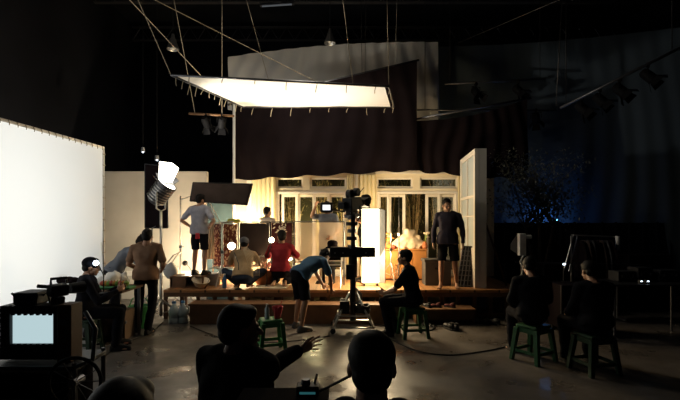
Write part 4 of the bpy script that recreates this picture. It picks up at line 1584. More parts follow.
floor_cable([G(163, 322), G(150, 333), G(130, 341), G(110, 352), G(103, 362), G(105, 378)], 'black cable trailing over the floor from the film lamp stand')
floor_cable([G(388, 338), G(415, 350), G(450, 355), G(490, 350), G(512, 345)], 'black cable curving across the floor between the stools at right', .009)
floor_cable([G(190, 326), G(230, 340), G(280, 342), G(330, 336)], 'thin black cable on the floor before the steps', .006)
floor_cable([P(352, 374, 1.9), P(344, 379, 1.9), P(332, 385, 1.95), P(322, 390, 2.0), P(312, 393, 2.0)], 'thin black cable curving up from the device on the foreground case', .006)

# ------------------------------------------------------------------ foreground case and the small device
t = thing('flight_case', 'black equipment case top just showing along the bottom edge of the picture', 'case', (-.25, 1.94, 0))
MB().bb(-.44, -.06, 1.78, 2.10, 0, 1.005).build('case_body', 'black', t, bev=.008)
MB().bb(-.45, -.05, 1.77, 2.11, 1.005, 1.03).build('lid', 'blackcloth', t, bev=.006)
MB().bb(-.3, -.15, 1.755, 1.779, .7, .75).build('handle', 'steel', t)
c = P(308, 392, 2.02)
t = thing('radio_unit', 'small black unit with a teal light on the foreground case', 'radio', (c.x, 2.02, 1.03))
MB().box((0, 0, .025), (.10, .07, .045)).build('unit_case', 'plastic', t, local=True, bev=.006)
MB().box((.0, -.0362, .02), (.07, .002, .010)).build('indicator', 'tealled', t, local=True)
MB().lathe([(0, .0475), (.022, .0475), (.018, .07), (0, .07)], (-.01, 0, 0), 14).build('knob', 'darksteel', t, local=True)
MB().tube([(.03, .01, .047), (.04, .01, .09)], .005, 6).build('aerial', 'cable', t, local=True)

# ------------------------------------------------------------------ video cart at lower left
VY = 3.05
t = thing('monitor_cart', 'dark equipment cart with a spoked hand wheel at lower left', 'cart', (-2.05, VY + .2, 0))
sh_z = CAM_H - (362 - HORIZON) / FOC * VY
MB().bb(-2.55, -1.72, VY - .1, VY + .3, sh_z - .03, sh_z).build('shelf', 'black', t, bev=.005)
MB().bb(-2.55, -1.72, VY - .1, VY + .3, .32, .35).build('shelf', 'black', t, bev=.005)
for x in (-2.53, -1.74):
    for yy in (VY - .08, VY + .28):
        MB().tube([(x, yy, .12), (x, yy, sh_z + .02)], .016, 8).build('post', 'darksteel', t)
for wx in (-2.5, -1.77):
    for wy in (VY - .06, VY + .26):
        MB().ell((wx, wy, .06), (.06, .025, .06), None, 14, 10).build('caster', 'rubber', t, smooth=True)
wc = P(75, 382, VY - .16)
wr = .155
wo = MB().tube([wc + V((wr * math.cos(a * PI / 18), .02 * math.cos(a * PI / 18), wr * math.sin(a * PI / 18))) for a in range(37)], .012, 8).build('hand_wheel', 'rubber', t, smooth=True)
sp_ = MB().tube([wc + V((0, -.03, 0)), wc + V((0, .08, 0))], .025, 10)
for a in range(12):
    sp_.tube([wc, wc + V((wr * math.cos(a * PI / 6), .02 * math.cos(a * PI / 6), wr * math.sin(a * PI / 6)))], .0035, 5)
sp_.build('spokes', 'darksteel', wo)
MB().tube([(-1.72, VY - .1, sh_z), (-1.6, VY - .12, sh_z + .05), (-1.58, VY - .12, sh_z + .25), (-1.66, VY - .1, sh_z + .36)], .014, 8).build('push_handle', 'darksteel', t, smooth=True)
# hooded monitor
mx0, mx1 = (-1 - 340) / FOC * VY, (57 - 340) / FOC * VY
mz0, mz1 = CAM_H - (360 - HORIZON) / FOC * VY, CAM_H - (306 - HORIZON) / FOC * VY
t = thing('field_monitor', 'black hooded monitor with a pale blue picture on the cart', 'monitor', ((mx0 + mx1) / 2, VY + .1, sh_z))
sx0_, sx1_ = (9.5 - 340) / FOC * VY, (52.5 - 340) / FOC * VY
sz0_, sz1_ = CAM_H - (344.5 - HORIZON) / FOC * VY, CAM_H - (314.5 - HORIZON) / FOC * VY
bz = MB()
bz.bb(mx0, sx0_, VY, VY + .16, mz0, mz1).bb(sx1_, mx1, VY, VY + .16, mz0, mz1)
bz.bb(sx0_, sx1_, VY, VY + .16, mz0, sz0_).bb(sx0_, sx1_, VY, VY + .16, sz1_, mz1)
bz.build('case', 'plastic', t, bev=.008)
MB().bb(sx0_, sx1_, VY + .03, VY + .04, sz0_, sz1_).build('screen', 'screen', t)
for i in range(7):
    MB().bb(sx0_ + .01 + i * .042, sx0_ + .03 + i * .042, VY - .002, VY + .012, sz1_ - .006, sz1_ + .01).build('hood_clip', 'plastic', t)
    MB().bb(sx0_ + .01 + i * .042, sx0_ + .026 + i * .042, VY - .002, VY + .012, sz0_ - .01, sz0_ + .005).build('hood_clip', 'plastic', t)
t = thing('wooden_case', 'dark brown wooden case standing right of the hooded monitor', 'case', (P(66, 0, VY).x, VY + .05, sh_z))
MB().bb(P(58.5, 0, VY).x, P(72.5, 0, VY).x, VY - .02, VY + .12, sh_z, mz1 + .01).build('case_body', 'darkwood', t, bev=.006)
MB().bb(P(62, 0, VY).x, P(69, 0, VY).x, VY - .035, VY - .021, mz1 - .12, mz1 - .09).build('handle', 'darksteel', t)
t = thing('receiver', 'small black receiver with two aerials on top of the hooded monitor', 'receiver', (P(22, 0, VY).x, VY + .12, mz1))
MB().bb(P(10, 0, VY).x, P(34, 0, VY).x, VY + .02, VY + .2, mz1, mz1 + .085).build('receiver_case', 'plastic', t, bev=.012)
MB().tube([(P(33, 0, VY).x, VY + .1, mz1 + .05), (P(38, 0, VY).x, VY + .1, mz1 + .08), (P(41, 0, VY).x, VY + .1, mz1)], .008, 6).build('aerial', 'plastic', t)
MB().tube([(P(10, 0, VY).x, VY + .1, mz1 + .02), (P(1, 0, VY).x, VY + .1, mz1 + .07)], .008, 6).build('aerial', 'plastic', t)
t = thing('video_camera', 'small black video camera resting above the cart beside the receiver', 'camera', P(56, 304, VY + .1))
c = P(58, 290, VY + .1)
R = Euler((0, .1, -.5)).to_matrix()
MB().box(c, (.08, .12, .08), R).box(c + V((0, 0, -.075)), (.05, .08, .06), R).build('camera_body', 'plastic', t, bev=.012)
MB().lathe([(0, 0), (.035, 0), (.042, .10), (0, .10)], c + R @ V((0, .08, 0)), 16, R @ Euler((-PI / 2, 0, 0)).to_matrix()).build('lens', 'plastic', t)
MB().tube([c + V((-.03, -.03, .04)), c + V((-.03, -.03, .08)), c + V((.03, .05, .08)), c + V((.03, .05, .04))], .010, 6).build('top_handle', 'plastic', t)
MB().tube([c + V((-.05, 0, .02)), c + V((-.13, -.02, .03))], .014, 6).build('eyepiece', 'plastic', t)
b_ = P(57, 307, VY + .1)
MB().tube([c + V((0, 0, -.1)), V((b_.x, b_.y, mz1 + .012))], .018, 8).build('support', 'plastic', t)

t = thing('equipment_box', 'big black box filling the lower shelf of the cart under the hooded monitor', 'box', (-2.1, VY + .05, .35))
MB().bb(-2.5, -1.80, VY - .06, VY + .26, .351, sh_z - .06).build('box_body', 'blackcloth', t, bev=.01)
MB().bb(-2.25, -2.0, VY - .085, VY - .061, .6, .64).build('handle', 'darksteel', t)

o = MB()
c = P(99, 330, 6.75)
for dx, dy, z, r in ((0, 0, .2, .2), (.1, .03, .18, .17), (-.08, 0, .16, .16), (.02, 0, .34, .13)):
    o.ell((c.x + dx, 6.78 + dy, z), (r, r * .8, min(z - .005, r * 1.1)), None, 14, 10)
tag(remesh(o, 'duffel_bag', 'blackcloth', .018, None, 2, .03, 3), 'big black duffel bag on the floor under the work table', 'bag')

# ------------------------------------------------------------------ tree and gear on the right
t = thing('tree', 'dark leafy potted tree on the right in front of the slate curtain', 'tree', (4.2, 9.5, 0))
br = MB()
tips = []
base = V((4.2, 9.5, 0))
for k_ in range(3):
    a0 = V((-.1 + .1 * k_, .05 * k_, .3))
    br.tube([base + a0, base + V((-.15 + .14 * k_, 0, 1.0)), base + V((-.3 + .3 * k_, .05, 1.7))], [.05, .04, .03], 8)
    st_ = base + V((-.3 + .3 * k_, .05, 1.7))
    for i in range(9):
        a = random.uniform(0, 2 * PI)
        r = random.uniform(.3, .92)
        e = base + V((r * math.cos(a) * 1.05 - .05, r * .5 * math.sin(a), random.uniform(1.9, 3.15)))
        m_ = st_.lerp(e, .5) + V((0, 0, .12))
        br.tube([st_, m_, e], [.02, .012, .005], 6)
        tips += [m_, m_.lerp(e, .5), e]
br.build('trunk', 'bark', t)
lf = MB()
for i in range(6500):
    q = random.choice(tips) + V((random.gauss(0, .17), random.gauss(0, .15), random.gauss(0, .13)))
    d = V((random.gauss(0, 1), random.gauss(0, 1), random.gauss(-.2, .6))).normalized()
    x_, y_ = frame_for(d)
    s = random.uniform(.025, .05)
    lf.add([q, q + d * s + x_ * s * .4, q + d * s * 2.1, q + d * s - x_ * s * .4], [(0, 1, 2, 3)])
lf.build('foliage', 'leaf', t)
MB().lathe([(0, 0), (.22, 0), (.28, .36), (.3, .36), (.3, .4), (.26, .4), (.24, .3), (0, .3)], base, 20).build('pot', 'black', t)

t = thing('led_lamp', 'small blue led lamp shining behind the tree on top of the dark fence', 'lamp', P(556, 222, 11.03))
MB().box(P(556, 220, 11.03) + V((0, 0, -.02)), (.14, .08, .09)).build('housing', 'black', t, bev=.01)
MB().box(P(556, 220, 11.03) + V((0, -.042, 0)), (.04, .004, .03)).build('diode', 'ledblue', t)

# white box light on a stand
y = 8.1
x0, x1 = (518.5 - 340) / FOC * y, (525 - 340) / FOC * y
z0, z1 = CAM_H - (255.5 - HORIZON) / FOC * y, CAM_H - (233.5 - HORIZON) / FOC * y
xm = (x0 + x1) / 2
t = thing('box_light', 'white narrow box light on a thin stand right of the window flat', 'lamp', (xm, y, 0))
MB().bb(x0, x1, y - .06, y + .06, z0, z1).build('housing', 'white', t, bev=.008)
MB().hexa([(x0 - .005, y + .05, z1 - .02), (x0 - .005, y + .05, z0 + .02), (x0 - .1, y + .1, z0 + .1), (x0 - .1, y + .1, z0 + .2)],
          [(x0 - .005, y + .06, z1 - .02), (x0 - .005, y + .06, z0 + .02), (x0 - .1, y + .11, z0 + .1), (x0 - .1, y + .11, z0 + .2)]).build('side_flap', 'grey', t)
MB().box((x1 + .07, y, z1 - .06), (.1, .06, .07)).build('control_knob', 'white', t, bev=.02)
MB().tube([(xm, y, .05), (xm, y, z0)], .014, 8).build('pole', 'darksteel', t)
for i in range(3):
    a = i * 2.1 + .4
    MB().tube([(xm, y, .3), (xm + .3 * math.cos(a), y + .3 * math.sin(a), .012)], .012, 8).build('leg', 'darksteel', t)
tag(MB().tube([V((xm, y - .08, z0)), P(520, 262, y - .1), P(523, 268, y - .1), P(522, 274, y - .1), P(517, 280, y - .1), P(514, 290, y - .1)], .014, 8).build('cable', 'white', smooth=True, origin=P(518, 262, y - .1)), 'pale cable curving down from the white box light', 'cable')

# metal garment rack
y = 8.3
xa, xb = (568 - 340) / FOC * y, (617 - 340) / FOC * y
za = CAM_H - (236 - HORIZON) / FOC * y
t = thing('garment_rack', 'silver metal rack standing among dark gear at the right', 'rack', ((xa + xb) / 2, y, 0))
for x in (xa + .06, xb):
    MB().tube([(x, y, .06), (x, y, za)], .016, 8).tube([(x, y - .25, .05), (x, y + .25, .05)], .016, 8).build('post', 'steel', t)
MB().tube([(xa - .08, y, .9), (xa + .1, y, za + .03)], .012, 6).tube([(xa + .02, y, .9), (xa + .17, y, za)], .012, 6).build('brace', 'steel', t)
MB().tube([(xa + .06, y, za + .02), (xb, y, za - .02)], .013, 8).build('top_bar', 'steel', t)
MB().tube([(xb, y - .02, za - .25), (xb, y - .02, za)], .035, 10).build('clamp', 'white', t)
for i in range(7):
    x = xa + .22 + i * .09
    g = MB()
    g.loft([ering(V((x, y, za - .08 - q * .7)), V((1, 0, 0)), V((0, 1, 0)), .028 + .008 * math.sin(q * 5 + i), .12 + .12 * min(1, q * 3) + .02 * math.sin(i + q * 4), 14) for q in (0, .15, .4, .7, 1)])
    g.tube([(x, y, za - .085), (x, y, za + .005)], .004, 5)
    tag(g.build('garment', ['blackcloth', 'browncloth', 'plastic'][i % 3], smooth=True, origin=(x, y, za - .4)), 'dark garment hanging in the row on the silver metal rack', 'garment', 'garments on the metal rack')

# dark table and cases at the right edge
t = thing('gear_table', 'dark gear table at the right edge behind the rightmost sitter', 'table', (4.75, 7.1, 0))
MB().bb(4.1, 5.5, 6.8, 7.5, .83, .86).build('tabletop', 'black', t, bev=.005)
for x in (4.15, 5.45):
    for yy in (6.85, 7.45):
        MB().tube([(x, yy, 0), (x, yy, .83)], .018, 8).build('leg', 'darksteel', t)
for px, w_, h_, l, m in ((622, .3, .16, 'low dark case on the gear table, leftmost of the three', 'plastic'), (640, .26, .22, 'dark case on the gear table, middle one of the three', 'black'), (664, .34, .18, 'dark case on the gear table, rightmost of the three', 'plastic')):
    x = (px - 340) / FOC * 7.25
    t = thing('equipment_case', l, 'case', (x, 7.25, .86), .1)
    MB().box((0, 0, h_ / 2), (w_, .24, h_)).build('case_body', m, t, local=True, bev=.01)
    MB().box((0, -.125, h_ * .7), (.1, .012, .02)).build('handle', 'darksteel', t, local=True)
    MB().box((w_ * .3, -.122, h_ * .55), (.03, .006, .04)).box((-w_ * .3, -.122, h_ * .55), (.03, .006, .04)).build('latch', 'steel', t, local=True)
for px, l in ((640.5, 'small lit white gadget on the gear table, left one'), (647, 'small lit white gadget on the gear table, right one')):
    c = P(px, 272, 6.9)
    t = thing('gadget', l, 'gadget', (c.x, 6.9, .86))
    MB().box((0, 0, .03), (.06, .05, .06)).build('gadget_case', 'grey', t, local=True, bev=.01)
    MB().box((0, -.0265, .04), (.03, .003, .012)).build('light', 'led', t, local=True)
c = P(563.5, 264, 7.6)
t = thing('clip_light', 'tiny white clip light on a thin pole near the rack', 'lamp', (c.x, 7.6, 0))
MB().tube([(0, 0, .01), (0, 0, c.z)], .008, 6).lathe([(0, 0), (.12, 0), (.12, .012), (0, .02)]).build('pole', 'black', t, local=True)
MB().box((0, -.01, c.z), (.06, .03, .04)).build('housing', 'black', t, local=True, bev=.006)
MB().box((0, -.027, c.z), (.045, .004, .026)).build('diode', 'led', t, local=True)
tag(MB().tube([P(515, 262, 7.6), P(640, 264.5, 7.6)], .006, 5).build('wire', 'darksteel', origin=P(563, 264, 7.6)), 'thin wire stretched level behind the dark sitters', 'wire')
for i, (x, yy, w_, d_, h_, l) in enumerate(((3.85, 7.4, .7, .5, .8, 'tall black road case behind the two dark sitters, left one'), (4.3, 8.9, .8, .5, 1.0, 'tall black road case beside the metal rack'), (6.2, 9.3, .9, .6, 1.15, 'tall black road case at the right edge before the fence'))):
    t = thing('road_case', l, 'case', (x, yy, 0))
    MB().box((0, 0, h_ / 2 + .05), (w_, d_, h_ - .1)).build('case_body', 'blackcloth', t, local=True, bev=.01)
    for sx in (-1, 1):
        for sy in (-1, 1):
            MB().box((sx * w_ / 2, sy * d_ / 2, h_ / 2 + .05), (.03, .03, h_ - .1)).build('corner_edge', 'black', t, local=True)
    for sx in (-1, 1):
        for sy in (-1, 1):
            MB().ell((sx * (w_ / 2 - .08), sy * (d_ / 2 - .08), .05), (.05, .025, .05), None, 12, 8).build('caster', 'rubber', t, local=True, smooth=True)
    MB().box((0, -d_ / 2 - .01, h_ * .65), (.16, .02, .04)).build('handle', 'darksteel', t, local=True)

# ------------------------------------------------------------------ hanging lamps and stage lights
def pendant(px, py, y, label, r=.14):
    c = P(px, py, y)
    t = thing('ceiling_lamp', label, 'lamp', c)
    MB().lathe([(0, .30), (.03, .30), (.05, .2), (.07, .18), (.08, .12), (r, -.04), (r, -.06), (r * .92, -.05), (.06, .10), (0, .12)], c, 20).build('lamp_shade', 'steel', t)
    MB().ell(c + V((0, 0, -.01)), (.05, .05, .06), None, 12, 8).build('bulb', 'white', t, smooth=True)
    MB().tube([c + V((0, 0, .29)), (c.x, c.y, 8.0)], .008, 6).build('cord', 'cable', t)


pendant(330, 41, 11.0, 'dull metal ceiling lamp hanging left of the grey scrim peak')
pendant(173, 47, 10.5, 'dull metal ceiling lamp hanging at upper left above the film lamp')
t = thing('fluorescent_light', 'dim fluorescent batten high under the ceiling', 'lamp', P(276, 6, 10.8))
a, b_ = P(260, 7, 10.8), P(294, 5, 10.8)
MB().hexa([a + V((0, -.06, .02)), b_ + V((0, -.06, .02)), b_ + V((0, .06, .02)), a + V((0, .06, .02))], [a + V((0, -.04, .08)), b_ + V((0, -.04, .08)), b_ + V((0, .04, .08)), a + V((0, .04, .08))]).build('housing', 'darksteel', t)
MB().tube([a + V((.05, -.03, 0)), b_ + V((-.05, -.03, 0))], .018, 8).build('tube', 'fluoro', t)
for q in (a, b_):
    MB().tube([q + V((0, 0, .08)), (q.x, q.y, 8.0)], .006, 5).build('cord', 'cable', t)


def make_stage_light(label):
    """clamp at the local origin, lamp hanging below and tipped forward"""
    t = thing('stage_light', label, 'lamp', (0, 0, 0), 0, 'stage lights on pipes')
    MB().tube([(0, 0, .03), (0, 0, -.06)], .02, 8).box((0, 0, .0), (.06, .06, .07)).build('clamp', 'lampblack', t, local=True)
    yk = MB().tube([(-.12, 0, -.2), (-.12, 0, -.07), (.12, 0, -.07), (.12, 0, -.2)], .010, 6)
    yk.build('yoke', 'lampblack', t, local=True)
    R = Euler((PI - .75, 0, 0)).to_matrix()
    c = V((0, 0, -.2))
    MB().lathe([(0, -.13), (.07, -.13), (.09, -.08), (.095, .1), (.1, .12), (.085, .12), (.08, .0), (0, .0)], c, 20, R).build('housing', 'lampblack', t, local=True)
    MB().lathe([(0, .06), (.083, .06), (.083, .07), (0, .07)], c, 20, R).build('lens', 'glass', t, local=True)
    for a in range(4):
        ca, sa = math.cos(a * PI / 2), math.sin(a * PI / 2)
        u, w_ = V((ca, sa, 0)), V((-sa, ca, 0))
        pts = [u * .085 - w_ * .075 + V((0, 0, .125)), u * .085 + w_ * .075 + V((0, 0, .125)), u * .17 + w_ * .10 + V((0, 0, .25)), u * .17 - w_ * .10 + V((0, 0, .25))]
        MB().hexa([c + R @ p for p in pts], [c + R @ (p + u * .005) for p in pts]).build('barn_door', 'lampblack', t, local=True)
    return t


sl = None
for px, py, y, rz, l in ((476, 84, 11.0, .4, 'stage light hanging on the thin high pipe, left one'), (518, 82, 11.0, .9, 'stage light hanging on the thin high pipe, right one'),
                         (536, 110, 11.3, 2.6, 'stage light low at the right end of the long pipe'),
                         (582, 98, 9.02, .9, 'stage light lowest on the angled pipe at upper right'), (600, 89.5, 8.85, 1.0, 'stage light second from the lower end of the angled pipe'),
                         (620, 79.5, 8.66, .8, 'stage light third from the lower end of the angled pipe'), (648, 65, 8.4, .9, 'stage light topmost on the angled pipe at upper right'),
                         (206, 114.5, 8.6, 2.9, 'small lamp left on the short bar under the silk'), (222, 115, 8.6, 3.5, 'small lamp right on the short bar under the silk')):
    o = P(px, py, y)
    if sl is None:
        sl = make_stage_light(l)
        sl.location = o
        sl.rotation_euler = (0, 0, rz)
    else:
        d_ = dup(sl, o, rz, l)
        if 'under the silk' in l:
            d_.scale = (.75, .75, .75)
# hangers for the long pipes
for a, l in ((P(450, 84, 11.0), 'left drop rod of the thin high pipe'), (P(540, 79, 11.0), 'right drop rod of the thin high pipe'), (P(425, 110, 11.3), 'left drop rod of the long pipe'), (P(566, 105, 9.15), 'lower drop rod of the angled pipe'), (P(672, 52.5, 8.17), 'upper drop rod of the angled pipe')):
    pipe(a, (a.x, a.y, 8.0), l, .008, 'black', name='drop_rod')
# tiny lit lamps above the film lamp
for px, py, l in ((143, 152, 'tiny hanging spot above the beige wall, left one'), (157, 160, 'tiny hanging spot above the beige wall, right one')):
    c = P(px, py, 10.2)
    t = thing('small_spot', l, 'lamp', c)
    MB().lathe([(0, .1), (.04, .1), (.05, 0), (.045, 0), (.03, .05), (0, .05)], c, 14).build('housing', 'steel', t)
    MB().ell(c, .02, None, 10, 8).build('bulb', 'led', t, smooth=True)
    MB().tube([c + V((0, 0, .1)), (c.x, c.y, 8.0)], .004, 5).build('cord', 'cable', t)

# ------------------------------------------------------------------ people
cloth_mat('tan', (0.22, 0.13, 0.085))
cloth_mat('bluegrey', (0.17, 0.19, 0.23))
cloth_mat('grey tee', (0.33, 0.33, 0.38))
cloth_mat('navy', (0.02, 0.025, 0.045))
cloth_mat('jeans', (0.03, 0.04, 0.065))
cloth_mat('dark', (0.008, 0.008, 0.011))
cloth_mat('khaki', (0.28, 0.2, 0.12))
cloth_mat('crimson', (0.2, 0.02, 0.026))
cloth_mat('blue tee', (0.1, 0.19, 0.3))
cloth_mat('purplegrey', (0.05, 0.045, 0.06))
cloth_mat('paleshirt', (0.5, 0.46, 0.42))
cloth_mat('charcoal', (0.012, 0.012, 0.014))
cloth_mat('greycap', (0.12, 0.12, 0.13))


def X(px, y):
    return (px - 340) / FOC * y


# dark sitter at the left table, turned to the right
person('person in dark hooded jacket sitting at the left work table', (X(84, 6.3), 6.3, 0), -1.15,
       sit(.46, elR=(.27, .2, .72), wrR=(.16, .42, .84), elL=(-.27, .2, .72), wrL=(-.12, .44, .84), head=(0, .09, 1.17), chest=(0, .05, .86)),
       shirt='dark', sleeve='long', bottom='dark', shoe='rubber', hairstyle='hood', cap='dark', seed=1, head_pitch=-.15)
# man leaning over the table from behind
person('man in blue-grey shirt leaning over the props on the work table', (X(114, 7.9), 7.9, 0), -1.2,
       stand(pelvis=(0, -.02, .93), chest=(0, .17, 1.18), neck=(0, .32, 1.33), head=(0, .45, 1.43), shR=(.18, .28, 1.28), shL=(-.18, .28, 1.28),
             elR=(.24, .42, 1.04), wrR=(.2, .55, .86), elL=(-.24, .42, 1.04), wrL=(-.16, .58, .86)),
       shirt='bluegrey', bottom='dark', shoe='rubber', head_pitch=-.7, seed=2, hairstyle='spiky')
# man standing with his back to us at the table
person('man in brown shirt and dark trousers standing with his back turned at the table end', (X(146, 7.36), 7.36, 0), .12,
       stand(shR=(.195, .02, 1.40), shL=(-.195, .02, 1.40), elR=(.28, .0, 1.13), wrR=(.2, .22, 1.02), elL=(-.28, .0, 1.13), wrL=(-.16, .24, 1.02),
             hipR=(.1, 0, .92), knR=(.10, .04, .5), anR=(.07, -.14, .09), hipL=(-.1, 0, .92), knL=(-.13, .06, .5), anL=(-.16, .08, .08), head=(.01, .05, 1.585)),
       .985, shirt='tan', sleeve='short', bottom='dark', shoe='rubber', seed=3, hem=.05)
# man with his hands on his hips on the box
person('man in grey shirt and dark shorts standing on the wooden box, hands on hips', (X(199, 8.86), 8.9, DECK + .222), -.25,
       stand(elR=(.38, -.08, 1.15), wrR=(.2, .02, 1.0), elL=(-.38, -.08, 1.15), wrL=(-.2, .02, 1.0), anR=(.12, -.02, .08), head=(0.02, .02, 1.59)),
       .925, shirt='grey tee', bottom='charcoal', legs='shorts', shoe='rubber', hands={'R': {'d': (-.5, .5, -.6), 'n': (-.8, -.2, .2)}, 'L': {'d': (.5, .5, -.6), 'n': (.8, -.2, .2)}},
       seed=4, hem=.06, head_yaw=-.5)
q = P(197.5, 236, 8.70)
t = thing('pouch', 'small red pouch hanging at the waist of the man on the box', 'pouch', q)
MB().box((0, 0, 0), (.08, .04, .11)).build('pouch_body', 'red', t, local=True, bev=.012)
MB().box((0, -.019, .02), (.062, .006, .035)).build('flap', 'red', t, local=True, bev=.003)

# squatting man on the stage edge
SQ = dict(pelvis=(0, 0, .21), chest=(0, .10, .50), neck=(0, .16, .69), head=(0, .22, .83), shR=(.185, .13, .635), shL=(-.185, .13, .635),
          elR=(.30, .28, .42), wrR=(.14, .45, .38), elL=(-.30, .28, .42), wrL=(-.14, .45, .38), hipR=(.1, .03, .20), hipL=(-.1, .03, .20),
          knR=(.34, .34, .33), knL=(-.34, .34, .33), anR=(.12, .10, .085), anL=(-.12, .10, .085))
SQ['anR'], SQ['anL'] = (.10, .02, .085), (-.10, .02, .085)
SQ['knR'], SQ['knL'] = (.36, .20, .30), (-.36, .20, .30)
SQ['pelvis'], SQ['hipR'], SQ['hipL'] = (0, -.07, .22), (.1, -.04, .21), (-.1, -.04, .21)
person('man in khaki shirt and grey cap squatting on the stage edge, back turned', (X(243, 8.62), 8.62, DECK), .1, SQ, 1.0,
       shirt='khaki', bottom='jeans', cap='greycap', hairstyle='hood', seed=5, foot_dir={'R': (.5, 1, 0), 'L': (-.5, 1, 0)}, head_pitch=-.25)
# red shirt kneeling
KN = dict(pelvis=(0, 0, .30), chest=(0, .05, .60), neck=(0, .07, .80), head=(0, .10, .945), shR=(.185, .06, .745), shL=(-.185, .06, .745),
          elR=(.32, .18, .52), wrR=(.28, .40, .50), elL=(-.32, .18, .52), wrL=(-.36, .30, .44), hipR=(.1, .03, .28), hipL=(-.1, .03, .28),
          knR=(.18, .44, .09), knL=(-.18, .44, .09), anR=(.10, -.02, .10), anL=(-.10, -.02, .10))
person('person in red shirt kneeling on the stage with back to us', (X(280.5, 8.85), 8.85, DECK), -.1, KN, 1.02,
       shirt='crimson', bottom='dark', seed=6, foot_dir={'R': (.1, -1, 0), 'L': (-.1, -1, 0)}, head_yaw=.35, head_pitch=-.1)
# bending man on the floor
person('man in blue shirt and dark shorts bending over the stage edge, one hand down', (X(302, 7.55), 7.55, 0), -.85,
       stand(pelvis=(0, -.05, .95), chest=(0, .19, 1.10), neck=(0, .36, 1.20), head=(0.02, .49, 1.23), shR=(.18, .33, 1.15), shL=(-.18, .33, 1.15),
             elR=(.22, .44, .90), wrR=(.18, .50, .67), elL=(-.2, .46, .92), wrL=(-.14, .56, .72), hipR=(.1, -.05, .90), hipL=(-.1, -.05, .90),
             knR=(.12, -.02, .50), anR=(.14, -.12, .085), knL=(-.12, .03, .50), anL=(-.18, .0, .085)),
       .98, shirt='blue tee', bottom='dark', legs='shorts', shoe='grey', head_pitch=-1.0, seed=7, hem=.03)
# man on the green stool in profile
person('man in dark shirt sitting in profile on a green stool, hands clasped', (1.16, 7.15, 0), 1.30,
       sit(.48, chest=(0, .05, .90), neck=(0, .09, 1.09), head=(0, .14, 1.245), shR=(.18, .08, 1.04), shL=(-.18, .08, 1.04),
           elR=(.23, .27, .76), wrR=(.05, .46, .67), elL=(-.23, .27, .76), wrL=(-.05, .46, .67), knR=(.15, .46, .55), knL=(-.15, .46, .55), anR=(.15, .30, .085), anL=(-.14, .36, .085)),
       .99, shirt='dark', sleeve='short', bottom='dark', shoe='rubber', seed=8, hands={'R': {'d': (-.3, .8, .1), 'curl': .7}, 'L': {'d': (.3, .8, .05), 'curl': .7}})
# standing man on the stage at the right
person('man in dark sweater and knee shorts standing barefoot at the stage edge', (X(448, 8.58), 8.58, DECK), 2.85,
       stand(elR=(.27, -.02, 1.13), wrR=(.27, .06, .88), elL=(-.27, -.01, 1.13), wrL=(-.28, .05, .88), knR=(.12, .04, .50), anR=(.13, .06, .085), knL=(-.13, .02, .50), anL=(-.16, -.06, .085), head=(.02, .03, 1.595)),
       .985, shirt='purplegrey', sleeve='long', bottom='charcoal', legs='shorts', seed=9, head_yaw=.5, head_pitch=-.1, hem=.07)
# camera operator
person('camera operator in dark clothes standing behind the blazing soft light', (X(366, 9.5), 9.5, DECK), 1.9,
       stand(elR=(.26, .12, 1.16), wrR=(.12, .34, 1.30), elL=(-.26, .12, 1.16), wrL=(-.1, .36, 1.28)),
       1.06, shirt='charcoal', bottom='dark', shoe='rubber', seed=10)
person('man in pale shirt standing at the left windows behind the brown flag', (X(267, 9.85), 9.85, DECK), -.6,
       stand(), .92, shirt='paleshirt', bottom='charcoal', shoe='rubber', seed=11)
person('man in blue-grey shirt raising one arm behind the small camera monitor', (X(327, 9.3), 9.3, DECK), 2.7,
       stand(elR=(.30, .12, 1.42), wrR=(.16, .22, 1.63), elL=(-.27, .0, 1.13), wrL=(-.2, .2, 1.0)), .97, shirt='bluegrey', bottom='charcoal', shoe='rubber', seed=12,
       hands={'R': {'d': (-.5, .1, .9)}})
# foreground man stretching out his arm
FH, FL = -.62, V((X(234, 2.38), 2.38, 0))


def loc_of(p):
    return tuple(Matrix.Rotation(-FH, 3, 'Z') @ (p - FL))


def dir_of(d):
    return tuple(Matrix.Rotation(-FH, 3, 'Z') @ V(d))


WR, EL = P(299, 351, 2.80), P(268, 369, 2.62)
person('dark foreground man seated with his arm stretched out, fingers spread', FL, FH,
       sit(.53, head=loc_of(P(241, 329, 2.42)), neck=loc_of(P(234, 352, 2.38)), chest=(0, .02, .93), shR=(.20, .05, 1.06), shL=(-.21, .0, 1.05), elR=loc_of(EL), wrR=loc_of(WR),
           elL=(-.27, .05, .80), wrL=(-.17, .27, .72)),
       1.0, shirt='charcoal', sleeve='long', bottom='dark', shoe='rubber', vox=.0055, seed=13, fat=1.15, head_yaw=-.45,
       hands={'R': {'d': dir_of(P(320, 341, 2.86) - WR), 'n': dir_of((.25, -.75, -.55)), 'thumb': dir_of((-.1, 0, 1)), 'curl': .10, 'spread': .26, 'tout': 1.1}})
person('dark foreground sitter with back of head right of centre at the bottom edge', (X(372, 1.6), 1.6, 0), -.05,
       sit(.50), 1.03, shirt='dark', sleeve='long', bottom='dark', shoe='rubber', seed=14)
person('dark foreground sitter, only the top of the head showing at bottom left', (X(111, 1.2), 1.2, 0), -.1,
       sit(.47), 1.02, shirt='dark', sleeve='long', bottom='dark', shoe='rubber', seed=15, hairstyle='long')
# two dark sitters at the right
person('dark sitter on the edge-lit green stool at the right, back turned', (2.5, 5.88, 0), -.12,
       sit(.49, head=(0, .14, 1.21), chest=(0, .05, .88)), 1.0, shirt='charcoal', sleeve='long', bottom='dark', shoe='rubber', seed=16, head_pitch=-.3)
person('rightmost dark sitter on a dark stool among the gear', (3.08, 5.45, 0), .05,
       sit(.47, head=(0, .14, 1.19), chest=(0, .05, .86)), 1.0, shirt='charcoal', sleeve='long', bottom='dark', shoe='rubber', seed=17, head_pitch=-.3)

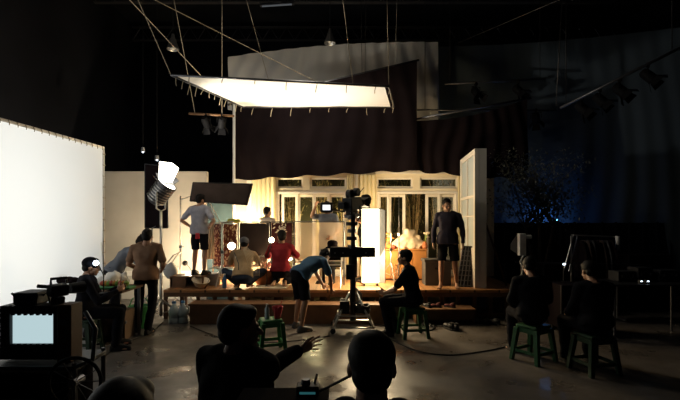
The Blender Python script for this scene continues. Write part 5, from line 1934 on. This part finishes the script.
# ------------------------------------------------------------------ light
silk_c = (SNL + SNR + SFR + SFL) / 4
lamp('film_lamp_beam', 'SPOT', P(172, 160, 7.9), 330, (1, .9, .72), silk_c + V((.1, 0, 0)), .1, None, 95, .7)
lamp('silk_top_light', 'AREA', silk_c + V((.2, 0, 1.6)), 85, (1, .9, .74), silk_c, .8)
lamp('screen_back_light', 'AREA', (-6.0, 6.0, 1.6), 118, (.98, 1, .97), (-4.3, 6.0, 1.6), 2.9, 4.2)
lamp('soft_light_glow', 'AREA', (.61, 8.9, 1.25), 120, (1, .76, .44), (.3, 7.6, .3), .3, 1.2)
lamp('set_fill_left', 'POINT', P(247, 240, 9.75) + V((0, .14, .02)), 200, (1, .8, .48), None, .05)  # added fill behind the brown flag, brightens the house front
lamp('set_lamp_low', 'POINT', P(185, 263, 9.5) + V((0, .14, .02)), 70, (1, .85, .62), None, .05)
lamp('set_fill_middle', 'POINT', (.72, 9.24, 1.45), 160, (1, .72, .38), None, .15)  # added unseen fill behind the soft panel, for house front and deck
lamp('set_fill_box', 'POINT', (-2.7, 9.4, DECK + .12), 60, (1, .78, .45), None, .06)  # added fill behind the wooden box, no fixture
lamp('set_fill_red', 'POINT', (-1.3, 9.15, DECK + .25), 90, (1, .78, .45), None, .06)  # added fill for the deck by the red shirt, no fixture
lamp('garden_fill', 'POINT', (-.6, 10.85, 1.5), 90, (1, .75, .4), None, .1)  # added fill that brings out the bushes, no lamp stands here
lamp('under_stage_lamp', 'POINT', (-2.5, 9.5, .28), 14, (1, .75, .45), None, .05)
lamp('tree_blue', 'POINT', (5.2, 11.6, 1.95), 14, (.15, .4, 1), None, .06)

w = bpy.data.worlds.new('night')
scene.world = w
w.use_nodes = True
w.node_tree.nodes['Background'].inputs['Color'].default_value = (.2, .36, .8, 1)
w.node_tree.nodes['Background'].inputs['Strength'].default_value = .0045

cd = bpy.data.cameras.new('camera')
cam = bpy.data.objects.new('camera', cd)
COL.objects.link(cam)
cam.location = (0, 0, CAM_H)
cam.rotation_euler = (PI / 2, 0, 0)
cd.sensor_width = 36
cd.lens = 36 * FOC / 680
cd.shift_y = (HORIZON - 200) / 680
cd.clip_start = .05
scene.camera = cam
vs = scene.view_settings
scene.display_settings.display_device = 'sRGB'
vs.view_transform = 'Standard'
vs.look = 'None'
vs.gamma = 1
vs.use_curve_mapping = False
vs.exposure = 0
